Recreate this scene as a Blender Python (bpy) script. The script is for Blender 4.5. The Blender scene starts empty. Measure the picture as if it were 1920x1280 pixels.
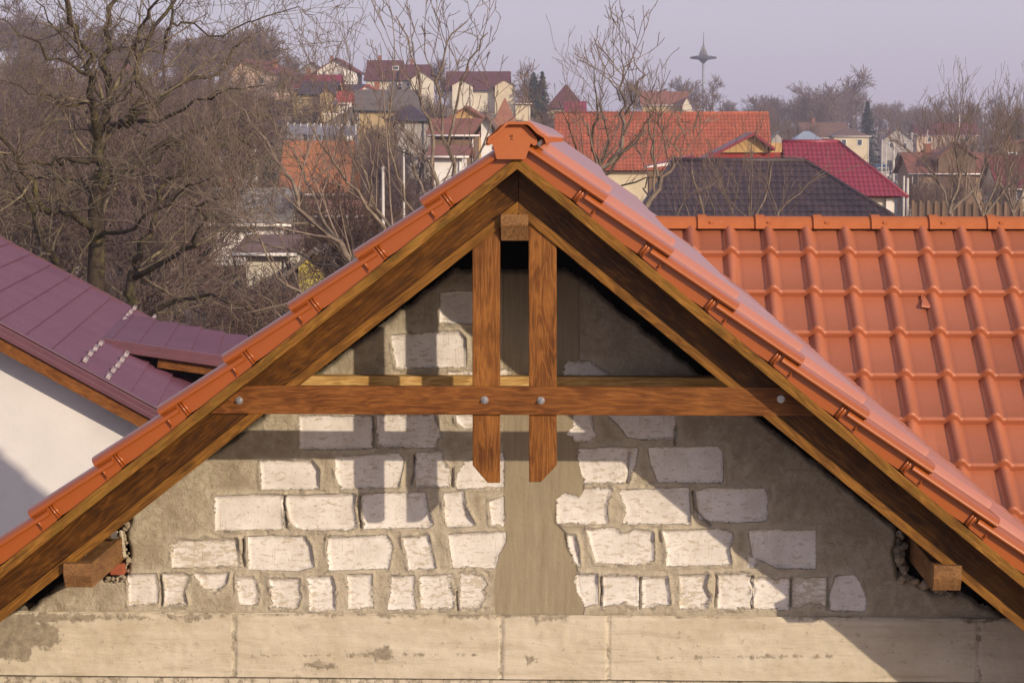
import bpy, bmesh, math, random
import numpy as np
from mathutils import Vector, Matrix

# ------------------------------------------------------------------ camera, sky, sun
SC = bpy.context.scene
COL = SC.collection
F = 4200.0                                  # focal length in photo pixels (1920 wide)
PITCH = math.atan((640 - 262) / F)
YAW = math.atan((1095 - 960) / F * math.cos(PITCH))
cam = bpy.data.cameras.new('camera'); camo = bpy.data.objects.new('camera', cam); COL.objects.link(camo)
cam.sensor_width = 36; cam.lens = F * 36 / 1920
camo.location = (0, 0, 0); camo.rotation_euler = (math.pi / 2 - PITCH, 0, YAW)
cam.clip_start = .1; cam.clip_end = 8000
SC.camera = camo

SUN = Vector((.92, -1, .455)).normalized()
w = bpy.data.worlds.new("World"); SC.world = w; w.use_nodes = True
nt = w.node_tree; nt.nodes.clear()
sky = nt.nodes.new('ShaderNodeTexSky'); sky.sky_type = 'NISHITA'; sky.sun_disc = False
sky.sun_elevation = math.asin(SUN.z); sky.sun_rotation = math.atan2(SUN.x, SUN.y)
sky.air_density = 1.0; sky.dust_density = 3.0; sky.altitude = 200
bg1 = nt.nodes.new('ShaderNodeBackground'); bg1.inputs[1].default_value = .05
nt.links.new(sky.outputs[0], bg1.inputs[0])
bg2 = nt.nodes.new('ShaderNodeBackground'); bg2.inputs[0].default_value = (.47, .43, .56, 1); bg2.inputs[1].default_value = .99
ad = nt.nodes.new('ShaderNodeAddShader'); wo = nt.nodes.new('ShaderNodeOutputWorld')
nt.links.new(bg1.outputs[0], ad.inputs[0]); nt.links.new(bg2.outputs[0], ad.inputs[1]); nt.links.new(ad.outputs[0], wo.inputs[0])

sl = bpy.data.lights.new('sun', 'SUN'); so = bpy.data.objects.new('sun', sl); COL.objects.link(so)
sl.energy = 4.5; sl.angle = math.radians(.6); sl.color = (1, .83, .62)
so.rotation_euler = SUN.to_track_quat('Z', 'Y').to_euler()
SC.view_settings.view_transform = 'Standard'; SC.view_settings.look = 'None'
SC.view_settings.exposure = 0.05; SC.view_settings.gamma = 1
SC.cycles.volume_bounces = 0
SC.cycles.max_bounces = 8

# ------------------------------------------------------------------ helpers
cp, sp, cy_, sy_ = math.cos(PITCH), math.sin(PITCH), math.cos(YAW), math.sin(YAW)
def ray(px, py):
    xc, up = (px - 960) / F, (640 - py) / F
    wv = cp + sp * up; vz = -sp + cp * up
    return Vector((cy_ * xc - sy_ * wv, sy_ * xc + cy_ * wv, vz))
def P(px, py, Y):
    r = ray(px, py); return r * (Y / r.y)

def tag(o, label=None, cat=None, group=None, kind=None):
    if label: o['label'] = label
    if cat: o['category'] = cat
    if group: o['group'] = group
    if kind: o['kind'] = kind
    return o
def empty(name, loc, label=None, cat=None, group=None, rz=0):
    o = bpy.data.objects.new(name, None); COL.objects.link(o); o.location = loc; o.rotation_euler = (0, 0, rz)
    o.empty_display_size = .2
    return tag(o, label, cat, group)

class MB:
    def __init__(s): s.v = []; s.f = []; s.sm = []; s.mi = []
    def poly(s, pts, smooth=False, mi=0):
        n = len(s.v); s.v += [tuple(p) for p in pts]; s.f.append(tuple(range(n, n + len(pts)))); s.sm.append(smooth); s.mi.append(mi)
    def box(s, x0, x1, y0, y1, z0, z1, mi=0):
        if x0 > x1: x0, x1 = x1, x0
        if y0 > y1: y0, y1 = y1, y0
        if z0 > z1: z0, z1 = z1, z0
        n = len(s.v)
        s.v += [(x0, y0, z0), (x1, y0, z0), (x1, y1, z0), (x0, y1, z0), (x0, y0, z1), (x1, y0, z1), (x1, y1, z1), (x0, y1, z1)]
        for q in ((0, 3, 2, 1), (4, 5, 6, 7), (0, 1, 5, 4), (1, 2, 6, 5), (2, 3, 7, 6), (3, 0, 4, 7)):
            s.f.append(tuple(n + i for i in q)); s.sm.append(False); s.mi.append(mi)
        return s
    def prism(s, pts, vec, mi=0):          # pts: planar polygon, extruded by vec
        n = len(s.v); k = len(pts); vec = Vector(vec)
        s.v += [tuple(p) for p in pts] + [tuple(Vector(p) + vec) for p in pts]
        s.f.append(tuple(range(n, n + k))); s.f.append(tuple(range(n + 2 * k - 1, n + k - 1, -1)))
        s.sm += [False, False]; s.mi += [mi, mi]
        for i in range(k):
            j = (i + 1) % k
            s.f.append((n + j, n + i, n + k + i, n + k + j)); s.sm.append(False); s.mi.append(mi)
        return s
    def cyl(s, a, b, r0, r1=None, k=10, cap=True, smooth=True, mi=0):
        a, b = Vector(a), Vector(b); r1 = r0 if r1 is None else r1
        d = (b - a).normalized(); t = Vector((0, 0, 1)) if abs(d.z) < .9 else Vector((1, 0, 0))
        u = d.cross(t).normalized(); v_ = d.cross(u); n = len(s.v)
        for (c, r) in ((a, r0), (b, r1)):
            for i in range(k):
                an = 2 * math.pi * i / k; s.v.append(tuple(c + u * (r * math.cos(an)) + v_ * (r * math.sin(an))))
        for i in range(k):
            j = (i + 1) % k; s.f.append((n + j, n + i, n + k + i, n + k + j)); s.sm.append(smooth); s.mi.append(mi)
        if cap:
            s.f.append(tuple(n + i for i in range(k))); s.f.append(tuple(n + k + i for i in reversed(range(k)))); s.sm += [False, False]; s.mi += [mi, mi]
        return s
    def lathe(s, prof, c, k=16, mi=0):      # prof: (r, z)
        n = len(s.v); c = Vector(c)
        for (r, z) in prof:
            for i in range(k):
                an = 2 * math.pi * i / k; s.v.append((c.x + r * math.cos(an), c.y + r * math.sin(an), c.z + z))
        for q in range(len(prof) - 1):
            for i in range(k):
                j = (i + 1) % k; s.f.append((n + q * k + i, n + q * k + j, n + (q + 1) * k + j, n + (q + 1) * k + i)); s.sm.append(True); s.mi.append(mi)
        return s
    def build(s, name, mat, parent=None, off=(0, 0, 0), bevel=0, fix=True):
        me = bpy.data.meshes.new(name); off = Vector(off)
        me.from_pydata([tuple(Vector(p) - off) for p in s.v], [], s.f)
        mats = mat if isinstance(mat, (list, tuple)) else [mat]
        for m in mats: me.materials.append(m)
        me.polygons.foreach_set('use_smooth', s.sm); me.polygons.foreach_set('material_index', s.mi)
        me.update()
        if fix:
            bm = bmesh.new(); bm.from_mesh(me); bmesh.ops.recalc_face_normals(bm, faces=bm.faces)
            if bevel:
                bmesh.ops.bevel(bm, geom=list(bm.edges), offset=bevel, segments=2, affect='EDGES', profile=.6)
            bm.to_mesh(me); bm.free()
        o = bpy.data.objects.new(name, me); COL.objects.link(o)
        if parent is not None: o.parent = parent
        return o

def link_child(o, parent): o.parent = parent; return o
def copy_tree(o, parent=None):
    c = o.copy(); COL.objects.link(c); c.parent = parent
    for ch in list(o.children):
        if ch.parent == o: copy_tree(ch, c)
    return c

# ------------------------------------------------------------------ materials
def newmat(name):
    m = bpy.data.materials.new(name); m.use_nodes = True; t = m.node_tree; t.nodes.clear()
    b = t.nodes.new('ShaderNodeBsdfPrincipled'); o = t.nodes.new('ShaderNodeOutputMaterial'); t.links.new(b.outputs[0], o.inputs[0])
    return m, t, b
def N(t, typ, **kw):
    n = t.nodes.new(typ)
    for k, v in kw.items():
        if k in n.inputs: n.inputs[k].default_value = v
        else: setattr(n, k, v)
    return n
def L(t, a, b): t.links.new(a, b)
def ramp(t, fac, stops):
    r = t.nodes.new('ShaderNodeValToRGB'); e = r.color_ramp.elements
    while len(e) > len(stops): e.remove(e[-1])
    while len(e) < len(stops): e.new(.5)
    for i, (p, c) in enumerate(stops): e[i].position = p; e[i].color = (*c, 1) if len(c) == 3 else c
    t.links.new(fac, r.inputs[0]); return r
def coords(t, stretch=(1, 1, 1), kind='Object', rnd=True):
    tc = t.nodes.new('ShaderNodeTexCoord'); mp = t.nodes.new('ShaderNodeMapping'); mp.inputs['Scale'].default_value = stretch
    L(t, tc.outputs[kind], mp.inputs[0])
    if rnd:
        oi = t.nodes.new('ShaderNodeObjectInfo'); mu = t.nodes.new('ShaderNodeMath'); mu.operation = 'MULTIPLY'; mu.inputs[1].default_value = 37.0
        L(t, oi.outputs['Random'], mu.inputs[0]); cx = t.nodes.new('ShaderNodeCombineXYZ')
        for i in range(3): L(t, mu.outputs[0], cx.inputs[i])
        L(t, cx.outputs[0], mp.inputs['Location'])
    return mp.outputs[0]
def noise(t, vec, scale, detail=4, rough=.55, dist=0):
    n = t.nodes.new('ShaderNodeTexNoise'); n.inputs['Scale'].default_value = scale; n.inputs['Detail'].default_value = detail
    n.inputs['Roughness'].default_value = rough; n.inputs['Distortion'].default_value = dist; L(t, vec, n.inputs['Vector']); return n.outputs['Fac']
def mixc(t, fac, a, b, mode='MIX'):
    m = t.nodes.new('ShaderNodeMix'); m.data_type = 'RGBA'; m.blend_type = mode
    for s, i in ((a, 6), (b, 7)):
        if isinstance(s, (tuple, list)): m.inputs[i].default_value = (*s[:3], 1)
        else: L(t, s, m.inputs[i])
    if isinstance(fac, (int, float)): m.inputs[0].default_value = fac
    else: L(t, fac, m.inputs[0])
    return m.outputs[2]
def math_(t, op, a, b=None, c=None, clamp=False):
    m = t.nodes.new('ShaderNodeMath'); m.operation = op; m.use_clamp = clamp
    for i, s in enumerate((a, b, c)):
        if s is None: continue
        if isinstance(s, (int, float)): m.inputs[i].default_value = s
        else: L(t, s, m.inputs[i])
    return m.outputs[0]
def bump(t, b, h, strength=.5, dist=.01, prev=None):
    n = t.nodes.new('ShaderNodeBump'); n.inputs['Strength'].default_value = strength; n.inputs['Distance'].default_value = dist
    L(t, h, n.inputs['Height'])
    if prev is not None: L(t, prev, n.inputs['Normal'])
    L(t, n.outputs[0], b.inputs['Normal']); return n.outputs[0]

def M(name, c1, c2=None, scale=3, rough=.85, bmp=0, bscale=40, stretch=(1, 1, 1), spec=.3, metal=0, rnd=True):
    m, t, b = newmat(name); c2 = c2 or tuple(x * .7 for x in c1)
    v = coords(t, stretch, rnd=rnd); n = noise(t, v, scale, 5, .6)
    r = ramp(t, n, [(.3, c2), (.68, c1)]); L(t, r.outputs[0], b.inputs['Base Color'])
    b.inputs['Roughness'].default_value = rough; b.inputs['Specular IOR Level'].default_value = spec; b.inputs['Metallic'].default_value = metal
    if bmp: bump(t, b, noise(t, v, bscale, 4), bmp, .01)
    return m

def roofmat(name, c1, c2, rows=3.0, rough=.6, cols=0, spec=.3):   # far tiled / sheet roofs: courses as bump + slight tone
    m, t, b = newmat(name); v = coords(t, rnd=False)
    n = noise(t, v, 1.2, 5, .65)
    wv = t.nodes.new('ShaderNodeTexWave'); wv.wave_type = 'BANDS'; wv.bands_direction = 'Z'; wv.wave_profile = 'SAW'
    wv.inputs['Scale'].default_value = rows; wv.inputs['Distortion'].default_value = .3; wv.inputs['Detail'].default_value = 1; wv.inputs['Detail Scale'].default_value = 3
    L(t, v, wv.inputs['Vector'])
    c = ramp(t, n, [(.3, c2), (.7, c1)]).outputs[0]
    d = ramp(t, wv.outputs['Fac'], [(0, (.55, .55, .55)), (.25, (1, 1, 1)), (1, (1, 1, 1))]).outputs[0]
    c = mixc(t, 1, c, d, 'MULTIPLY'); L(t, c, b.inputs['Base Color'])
    b.inputs['Roughness'].default_value = rough; b.inputs['Specular IOR Level'].default_value = spec
    return m

def wood(name, dark, mid, light, rough=.5, moss=None):
    m, t, b = newmat(name); tc = coords(t, (1, 1, 1))
    mp = t.nodes.new('ShaderNodeMapping'); mp.inputs['Scale'].default_value = (1.1, 14, 14); L(t, tc, mp.inputs[0])
    warp = noise(t, tc, 2.2, 3, .5)
    big = noise(t, mp.outputs[0], .9, 4, .6, 1.2)
    mp2 = t.nodes.new('ShaderNodeMapping'); mp2.inputs['Scale'].default_value = (5, 160, 160); L(t, tc, mp2.inputs[0])
    fine = noise(t, mp2.outputs[0], 1.0, 3, .6)
    # contour-like grain lines
    g = math_(t, 'SINE', math_(t, 'MULTIPLY', math_(t, 'ADD', big, math_(t, 'MULTIPLY', warp, .8)), 48))
    g = math_(t, 'MULTIPLY_ADD', g, .5, .5)
    g = math_(t, 'POWER', g, 2.2)
    blot = noise(t, tc, 5, 4, .6, .6)
    f = math_(t, 'ADD', math_(t, 'MULTIPLY', g, .16), math_(t, 'ADD', math_(t, 'MULTIPLY', fine, .42), math_(t, 'MULTIPLY', blot, .50)))
    # knots
    vo = t.nodes.new('ShaderNodeTexVoronoi'); mp3 = t.nodes.new('ShaderNodeMapping'); mp3.inputs['Scale'].default_value = (2.6, 7, 7); L(t, tc, mp3.inputs[0])
    L(t, mp3.outputs[0], vo.inputs['Vector']); vo.inputs['Scale'].default_value = 1.0; vo.inputs['Randomness'].default_value = 1
    kn = ramp(t, vo.outputs['Distance'], [(.06, (1, 1, 1)), (.15, (0, 0, 0))]).outputs[0]
    c = ramp(t, f, [(.36, dark), (.56, mid), (.8, light)]).outputs[0]
    c = mixc(t, math_(t, 'MULTIPLY', kn, .7), c, tuple(x * .5 for x in dark))
    if moss:
        mo = ramp(t, noise(t, tc, 9, 5, .7), [(.42, (0, 0, 0)), (.6, (1, 1, 1))]).outputs[0]
        c = mixc(t, math_(t, 'MULTIPLY', mo, .35), c, moss)
    L(t, c, b.inputs['Base Color']); b.inputs['Roughness'].default_value = rough; b.inputs['Specular IOR Level'].default_value = .16
    bump(t, b, math_(t, 'ADD', math_(t, 'MULTIPLY', fine, 1), math_(t, 'MULTIPLY', g, .3)), .45, .003)
    return m

def tilemat(name, c1, c2, rough=.38, spec=.5, dirt=.25, coat=0.0):
    m, t, b = newmat(name); v = coords(t, rnd=False)
    n1 = noise(t, v, 1.3, 5, .6); n2 = noise(t, v, 320, 2, .5); n3 = noise(t, v, 9, 4, .6)
    c = ramp(t, n1, [(.3, c2), (.7, c1)]).outputs[0]
    c = mixc(t, math_(t, 'MULTIPLY', ramp(t, n2, [(.5, (0, 0, 0)), (.72, (1, 1, 1))]).outputs[0], .35), c, tuple(x * .6 for x in c2))
    c = mixc(t, math_(t, 'MULTIPLY', ramp(t, n3, [(.5, (0, 0, 0)), (.8, (1, 1, 1))]).outputs[0], dirt), c, tuple(x * .78 for x in c2))
    L(t, c, b.inputs['Base Color'])
    rr = ramp(t, n3, [(.3, (rough,) * 3), (.8, (rough + .15,) * 3)]); L(t, rr.outputs[0], b.inputs['Roughness'])
    b.inputs['Specular IOR Level'].default_value = spec; b.inputs['Coat Weight'].default_value = coat; b.inputs['Coat Roughness'].default_value = .14 if 'verge' in name else .3
    bump(t, b, math_(t, 'ADD', n2, math_(t, 'MULTIPLY', n3, .8)), .12, .004)
    return m

MT = {}
MT['wood'] = wood('stained_wood', (.085, .028, .007), (.165, .060, .014), (.25, .10, .024))
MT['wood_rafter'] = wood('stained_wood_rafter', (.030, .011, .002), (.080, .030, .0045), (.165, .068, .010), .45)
MT['wood_post'] = wood('stained_wood_post', (.085, .029, .007), (.18, .068, .015), (.28, .115, .026))
MT['wood_mossy'] = wood('mossy_board', (.07, .029, .005), (.18, .075, .012), (.30, .145, .03), .7, (.15, .10, .015))
MT['wood_lit_band'] = wood('rafter_lit_band_wood', (.08, .033, .006), (.17, .073, .012), (.27, .125, .022), .5)  # lighter than the rafter, stands for its lit lower band
MT['wood_dark'] = wood('dark_board', (.03, .011, .004), (.06, .024, .009), (.10, .04, .015), .8)
MT['wood_end'] = wood('purlin_wood', (.10, .05, .02), (.19, .095, .038), (.28, .145, .055), .7)
MT['wood_pale'] = wood('pale_batten', (.25, .14, .04), (.45, .28, .10), (.6, .4, .17), .7)
MT['tile'] = tilemat('clay_tile', (.395, .130, .064), (.33, .105, .050), .42, .45, .22)
MT['tile_top'] = tilemat('clay_tile_glaze', (.39, .135, .075), (.34, .115, .062), .30, .9, .1, .8)
MT['tile_verge'] = tilemat('verge_clay_tile', (.315, .078, .012), (.26, .062, .009), .30, .35, .12, .35)
MT['ridge'] = tilemat('ridge_clay_tile', (.40, .13, .055), (.33, .105, .042), .75, .06, .55)
MT['steel'] = M('zinc_steel', (.50, .49, .48), (.30, .29, .28), 90, .4, metal=.9)
MT['stucco'] = M('white_stucco', (.60, .575, .56), (.52, .50, .49), 1.2, .9, .25, 90)
MT['dark'] = M('interior_dark', (.02, .016, .013), (.012, .01, .008), 2, .9)
MT['gap'] = M('gap_shade_backing', (.035, .03, .026), (.02, .017, .014), 8, .95)  # near-black, paints the shade in the attic gap and open dormer side

# gable wall : bricks / mortar / concrete column driven by mesh attributes (signed distances)
def wallmat():
    m, t, b = newmat('gable_masonry'); v = coords(t, rnd=False)
    def att(n):
        a = t.nodes.new('ShaderNodeAttribute'); a.attribute_name = n; return a.outputs['Fac']
    br, rg, cl = att('brick'), att('rag'), att('column')
    nf = noise(t, v, 95, 3, .65); nm = noise(t, v, 26, 5, .7, .8); nl = noise(t, v, 7, 4, .6)
    # ragged outline
    mod = ramp(t, noise(t, v, 8.5, 2, .5), [(.40, (.12, .12, .12)), (.62, (1.7, 1.7, 1.7, 1))]).outputs[0]
    mpk = t.nodes.new('ShaderNodeMapping'); mpk.inputs['Rotation'].default_value = (0, math.radians(-25), 0); mpk.inputs['Scale'].default_value = (22, 20, 60); L(t, v, mpk.inputs[0]); nk = noise(t, mpk.outputs[0], 1, 5, .72, .5)
    e = math_(t, 'ADD', math_(t, 'ADD', br, .005), math_(t, 'MULTIPLY', math_(t, 'SUBTRACT', nf, .5), math_(t, 'MULTIPLY_ADD', mod, .016, .006)))
    e = math_(t, 'ADD', e, math_(t, 'MULTIPLY', math_(t, 'SUBTRACT', nk, .5), math_(t, 'MULTIPLY', mod, math_(t, 'MULTIPLY_ADD', rg, .12, .014))))
    mask = math_(t, 'SMOOTHSTEP', 0, 0, 0) if False else ramp(t, math_(t, 'MULTIPLY_ADD', e, 40, .5, clamp=True), [(.42, (0, 0, 0)), (.56, (1, 1, 1))]).outputs[0]
    # brick face colour
    mps = t.nodes.new('ShaderNodeMapping'); mps.inputs['Scale'].default_value = (150, 10, 9); L(t, v, mps.inputs[0]); scr = noise(t, mps.outputs[0], 1, 3, .7)
    bc = ramp(t, nl, [(.3, (.52, .485, .45)), (.65, (.66, .63, .60))]).outputs[0]
    pits = ramp(t, noise(t, v, 120, 3, .7), [(.61, (0, 0, 0)), (.68, (1, 1, 1))]).outputs[0]
    bc = mixc(t, math_(t, 'MULTIPLY', pits, .6), bc, (.36, .30, .24))
    scm = math_(t, 'MULTIPLY', ramp(t, scr, [(.56, (0, 0, 0)), (.66, (1, 1, 1))]).outputs[0], ramp(t, noise(t, v, 4.3, 2, .5), [(.45, (.15, .15, .15)), (.6, (1, 1, 1))]).outputs[0])
    bc = mixc(t, math_(t, 'MULTIPLY', scm, .5), bc, (.42, .34, .25))
    stn = ramp(t, noise(t, v, 13, 5, .75), [(.52, (0, 0, 0)), (.66, (1, 1, 1))]).outputs[0]; bc = mixc(t, math_(t, 'MULTIPLY', stn, .3), bc, (.46, .395, .31))
    sm_ = ramp(t, math_(t, 'ADD', nk, math_(t, 'MULTIPLY', rg, .12)), [(.585, (0, 0, 0)), (.63, (1, 1, 1))]).outputs[0]; bc = mixc(t, math_(t, 'MULTIPLY', sm_, .8), bc, (.40, .345, .26))
    # mortar smears
    mc = ramp(t, nm, [(.25, (.21, .175, .125)), (.5, (.35, .305, .23)), (.75, (.45, .40, .315))]).outputs[0]
    mc = mixc(t, math_(t, 'MULTIPLY', ramp(t, nl, [(.42, (0, 0, 0)), (.66, (1, 1, 1))]).outputs[0], .75), mc, (.255, .21, .15))
    near = ramp(t, math_(t, 'MULTIPLY_ADD', br, 18, 1.0, clamp=True), [(.1, (0, 0, 0)), (.75, (1, 1, 1))]).outputs[0]
    mc = mixc(t, math_(t, 'MULTIPLY', near, .5), mc, (.47, .42, .335))
    mpd = t.nodes.new('ShaderNodeMapping'); mpd.inputs['Rotation'].default_value = (0, math.radians(38), 0); mpd.inputs['Scale'].default_value = (9, 10, 95); L(t, v, mpd.inputs[0]); dst = noise(t, mpd.outputs[0], 1, 4, .7)
    dm = ramp(t, dst, [(.58, (0, 0, 0)), (.72, (1, 1, 1))]).outputs[0]; mc = mixc(t, math_(t, 'MULTIPLY', dm, .28), mc, (.16, .125, .085))
    sp_ = ramp(t, noise(t, v, 210, 2, .6), [(.62, (0, 0, 0)), (.7, (1, 1, 1))]).outputs[0]
    mc = mixc(t, math_(t, 'MULTIPLY', sp_, .3), mc, (.13, .10, .07))
    # column: smoother, with fine vertical board streaks
    mp4 = t.nodes.new('ShaderNodeMapping'); mp4.inputs['Scale'].default_value = (34, 10, 3.4); L(t, v, mp4.inputs[0]); st = noise(t, mp4.outputs[0], 1, 6, .75)
    cc = ramp(t, st, [(.25, (.20, .163, .108)), (.75, (.31, .262, .182))]).outputs[0]
    ce = math_(t, 'ADD', cl, math_(t, 'MULTIPLY', math_(t, 'SUBTRACT', nm, .5), .01))
    cm = ramp(t, math_(t, 'MULTIPLY_ADD', ce, 60, .5, clamp=True), [(.4, (0, 0, 0)), (.6, (1, 1, 1))]).outputs[0]
    c = mixc(t, cm, mc, cc); c = mixc(t, mask, c, bc)
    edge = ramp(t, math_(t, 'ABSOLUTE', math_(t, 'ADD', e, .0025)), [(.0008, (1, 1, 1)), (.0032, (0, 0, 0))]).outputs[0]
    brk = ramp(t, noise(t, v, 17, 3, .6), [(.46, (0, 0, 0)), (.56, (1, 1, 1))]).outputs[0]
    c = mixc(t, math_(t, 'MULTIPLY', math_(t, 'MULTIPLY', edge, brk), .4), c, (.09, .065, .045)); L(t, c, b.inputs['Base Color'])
    b.inputs['Roughness'].default_value = .92; b.inputs['Specular IOR Level'].default_value = .15
    inv = math_(t, 'SUBTRACT', 1, cm)
    h = math_(t, 'ADD', math_(t, 'MULTIPLY', mask, -.35), math_(t, 'MULTIPLY', math_(t, 'ADD', math_(t, 'MULTIPLY', nm, .62), math_(t, 'ADD', math_(t, 'MULTIPLY', nf, .42), math_(t, 'MULTIPLY', dst, .35))), math_(t, 'MULTIPLY', math_(t, 'MULTIPLY_ADD', mask, -.8, 1), math_(t, 'MULTIPLY_ADD', inv, .7, .3))))
    h = math_(t, 'SUBTRACT', h, math_(t, 'MULTIPLY', math_(t, 'MULTIPLY', mask, scm), .06))
    h = math_(t, 'SUBTRACT', h, math_(t, 'MULTIPLY', math_(t, 'MULTIPLY', mask, pits), .12))
    bump(t, b, h, .9, .012)
    return m
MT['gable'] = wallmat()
def beammat():
    m, t, b = newmat('cast_concrete'); v = coords(t, rnd=False); pa = t.nodes.new('ShaderNodeAttribute'); pa.attribute_name = 'patch'
    mp = t.nodes.new('ShaderNodeMapping'); mp.inputs['Scale'].default_value = (2.6, 4, 17); L(t, v, mp.inputs[0]); s1 = noise(t, mp.outputs[0], 1, 8, .72, .8)
    n1 = noise(t, v, 3, 5, .65); n2 = noise(t, v, 30, 5, .7)
    c = ramp(t, s1, [(.28, (.36, .31, .235)), (.45, (.47, .415, .325)), (.7, (.53, .475, .385))]).outputs[0]
    c = mixc(t, math_(t, 'MULTIPLY', ramp(t, n1, [(.45, (0, 0, 0)), (.7, (1, 1, 1))]).outputs[0], .55), c, (.34, .28, .19))
    c = mixc(t, math_(t, 'MULTIPLY', ramp(t, n2, [(.6, (0, 0, 0)), (.68, (1, 1, 1))]).outputs[0], .5), c, (.2, .16, .11))
    pm = ramp(t, math_(t, 'ADD', pa.outputs['Fac'], math_(t, 'MULTIPLY', math_(t, 'SUBTRACT', noise(t, v, 22, 5, .7), .5), .10)), [(.0, (0, 0, 0)), (.012, (1, 1, 1))]).outputs[0]
    c = mixc(t, pm, c, ramp(t, n2, [(.35, (.19, .16, .12)), (.65, (.31, .265, .2))]).outputs[0])
    L(t, c, b.inputs['Base Color']); b.inputs['Roughness'].default_value = .9; b.inputs['Specular IOR Level'].default_value = .15
    bump(t, b, math_(t, 'ADD', math_(t, 'MULTIPLY', s1, .8), math_(t, 'ADD', math_(t, 'MULTIPLY', pm, .5), math_(t, 'MULTIPLY', n2, .45))), .7, .010)
    return m
MT['beam'] = beammat()
MT['rubble'] = M('rubble_mortar', (.36, .29, .21), (.18, .145, .105), 28, .95, .9, 60, rnd=False)
MT['foam'] = M('pale_foam', (.5, .46, .36), (.3, .26, .2), 30, .9, .5, 50)
MT['clay_bit'] = M('red_brick_bit', (.32, .09, .04), (.22, .06, .03), 10, .9)

# ------------------------------------------------------------------ OUR HOUSE
YW = 10.35          # gable wall plane
YV = 9.60           # front of the verge flange
house0 = empty('brick_house', (0, YW, -7), 'unplastered white brick gable house with orange tile roof and timber tie beam', 'house')
HO = (0, YW, -7)

# roof lines in the plane of the verge
tl = [P(785, 372, YV), P(50, 955, YV)]; tr = [P(1142, 366, YV), P(1887, 982, YV)]
mL = (tl[0].z - tl[1].z) / (tl[0].x - tl[1].x); mR = -(tr[1].z - tr[0].z) / (tr[1].x - tr[0].x)
LIFT = .036
def lineL(x): return tl[0].z + mL * (x - tl[0].x)
def lineR(x): return tr[0].z - mR * (x - tr[0].x)
xr = (tr[0].z + mR * tr[0].x - tl[0].z + mL * tl[0].x) / (mL + mR); zr = lineL(xr) - LIFT / .78
def frame(side):            # returns ridge point fn, down-slope unit, normal
    mm = mL if side < 0 else mR
    u = Vector((side, 0, -mm)).normalized(); n = Vector((side * mm, 0, 1)).normalized()
    return u, n
G = ((tl[0] - tl[1]).length) / 6.0         # tile gauge (6 steps between the measured tips)
def RP(side, s, y, n):      # point on roof: distance s down-slope, depth y, normal offset n
    u, nn = frame(side); return Vector((xr, y, zr)) + u * s + nn * n

YB = 17.2
SL = 5.35                     # slope length
S0L = (tl[0] - Vector((xr, YV, zr))).dot(frame(-1)[0]); S0R = (tr[0] - Vector((xr, YV, zr))).dot(frame(1)[0])

roof = MB()
# generic tiled surface
def tiles(mb, O, U, V, Nn, Ls, Wd, g, w_, prof, res=10, lift=.022, clip=None, s_off=0.0, bead=0.0):
    nv = int(round(Wd / w_ * res)) + 1
    vs = [i * w_ / res for i in range(nv)]
    pf = [prof((i % res) / res) for i in range(nv)]
    s = -s_off; k = 0
    while s < Ls - 1e-6:
        a, b_ = max(s, 0), min(s + g, Ls)
        if b_ - a > .01:
            fa = (a - s) / g
            rows = [(a, lift * fa), (b_ - .026, lift * .92), (b_ - .019, lift * .95 + bead), (b_ - .006, lift * .97 + bead), (b_, lift * .8), (b_, lift * .8), (b_ + .002, -.004)]
            base = len(mb.v)
            for (ss, hh) in rows:
                for i in range(nv):
                    p = O + U * ss + V * vs[i] + Nn * (pf[i] + hh); mb.v.append((p.x, p.y, p.z))
            for (r0, r1) in ((0, 1), (1, 2), (2, 3), (3, 4), (5, 6)):
                for i in range(nv - 1):
                    q = (base + r0 * nv + i, base + r0 * nv + i + 1, base + r1 * nv + i + 1, base + r1 * nv + i)
                    mb.f.append(q); mb.sm.append(True); mb.mi.append(0)
        s += g
    return mb
def prof_near(t):             # roll + flat pan with interlock groove
    if t < .34: return .042 * math.sin(math.pi * t / .34) ** .8
    if t < .40: return -.004
    return 0.0
def clip_obj(o, co, no):      # cut away the side the normal points to (object-local coordinates)
    bm = bmesh.new(); bm.from_mesh(o.data)
    bmesh.ops.bisect_plane(bm, geom=bm.verts[:] + bm.edges[:] + bm.faces[:], plane_co=co, plane_no=no, clear_outer=True)
    bm.to_mesh(o.data); bm.free()

WN = .243
# wing ridge
WY = 14.3; WZ = P(1500, 418, WY).z - .02
wm = .80
# valley: where wing plane meets front-right plane:  zr - mR (x-xr) = WZ - wm (WY - y)
def valley_x(y): return xr + (zr - WZ + wm * (WY - y)) / mR
vdir = Vector((wm / mR, -1, 0)).normalized()         # x grows as y falls
vno = Vector((vdir.y, -vdir.x, 0))                   # perpendicular
if vno.x < 0: vno = -vno
vp = Vector((valley_x(WY), WY, 0))

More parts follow.
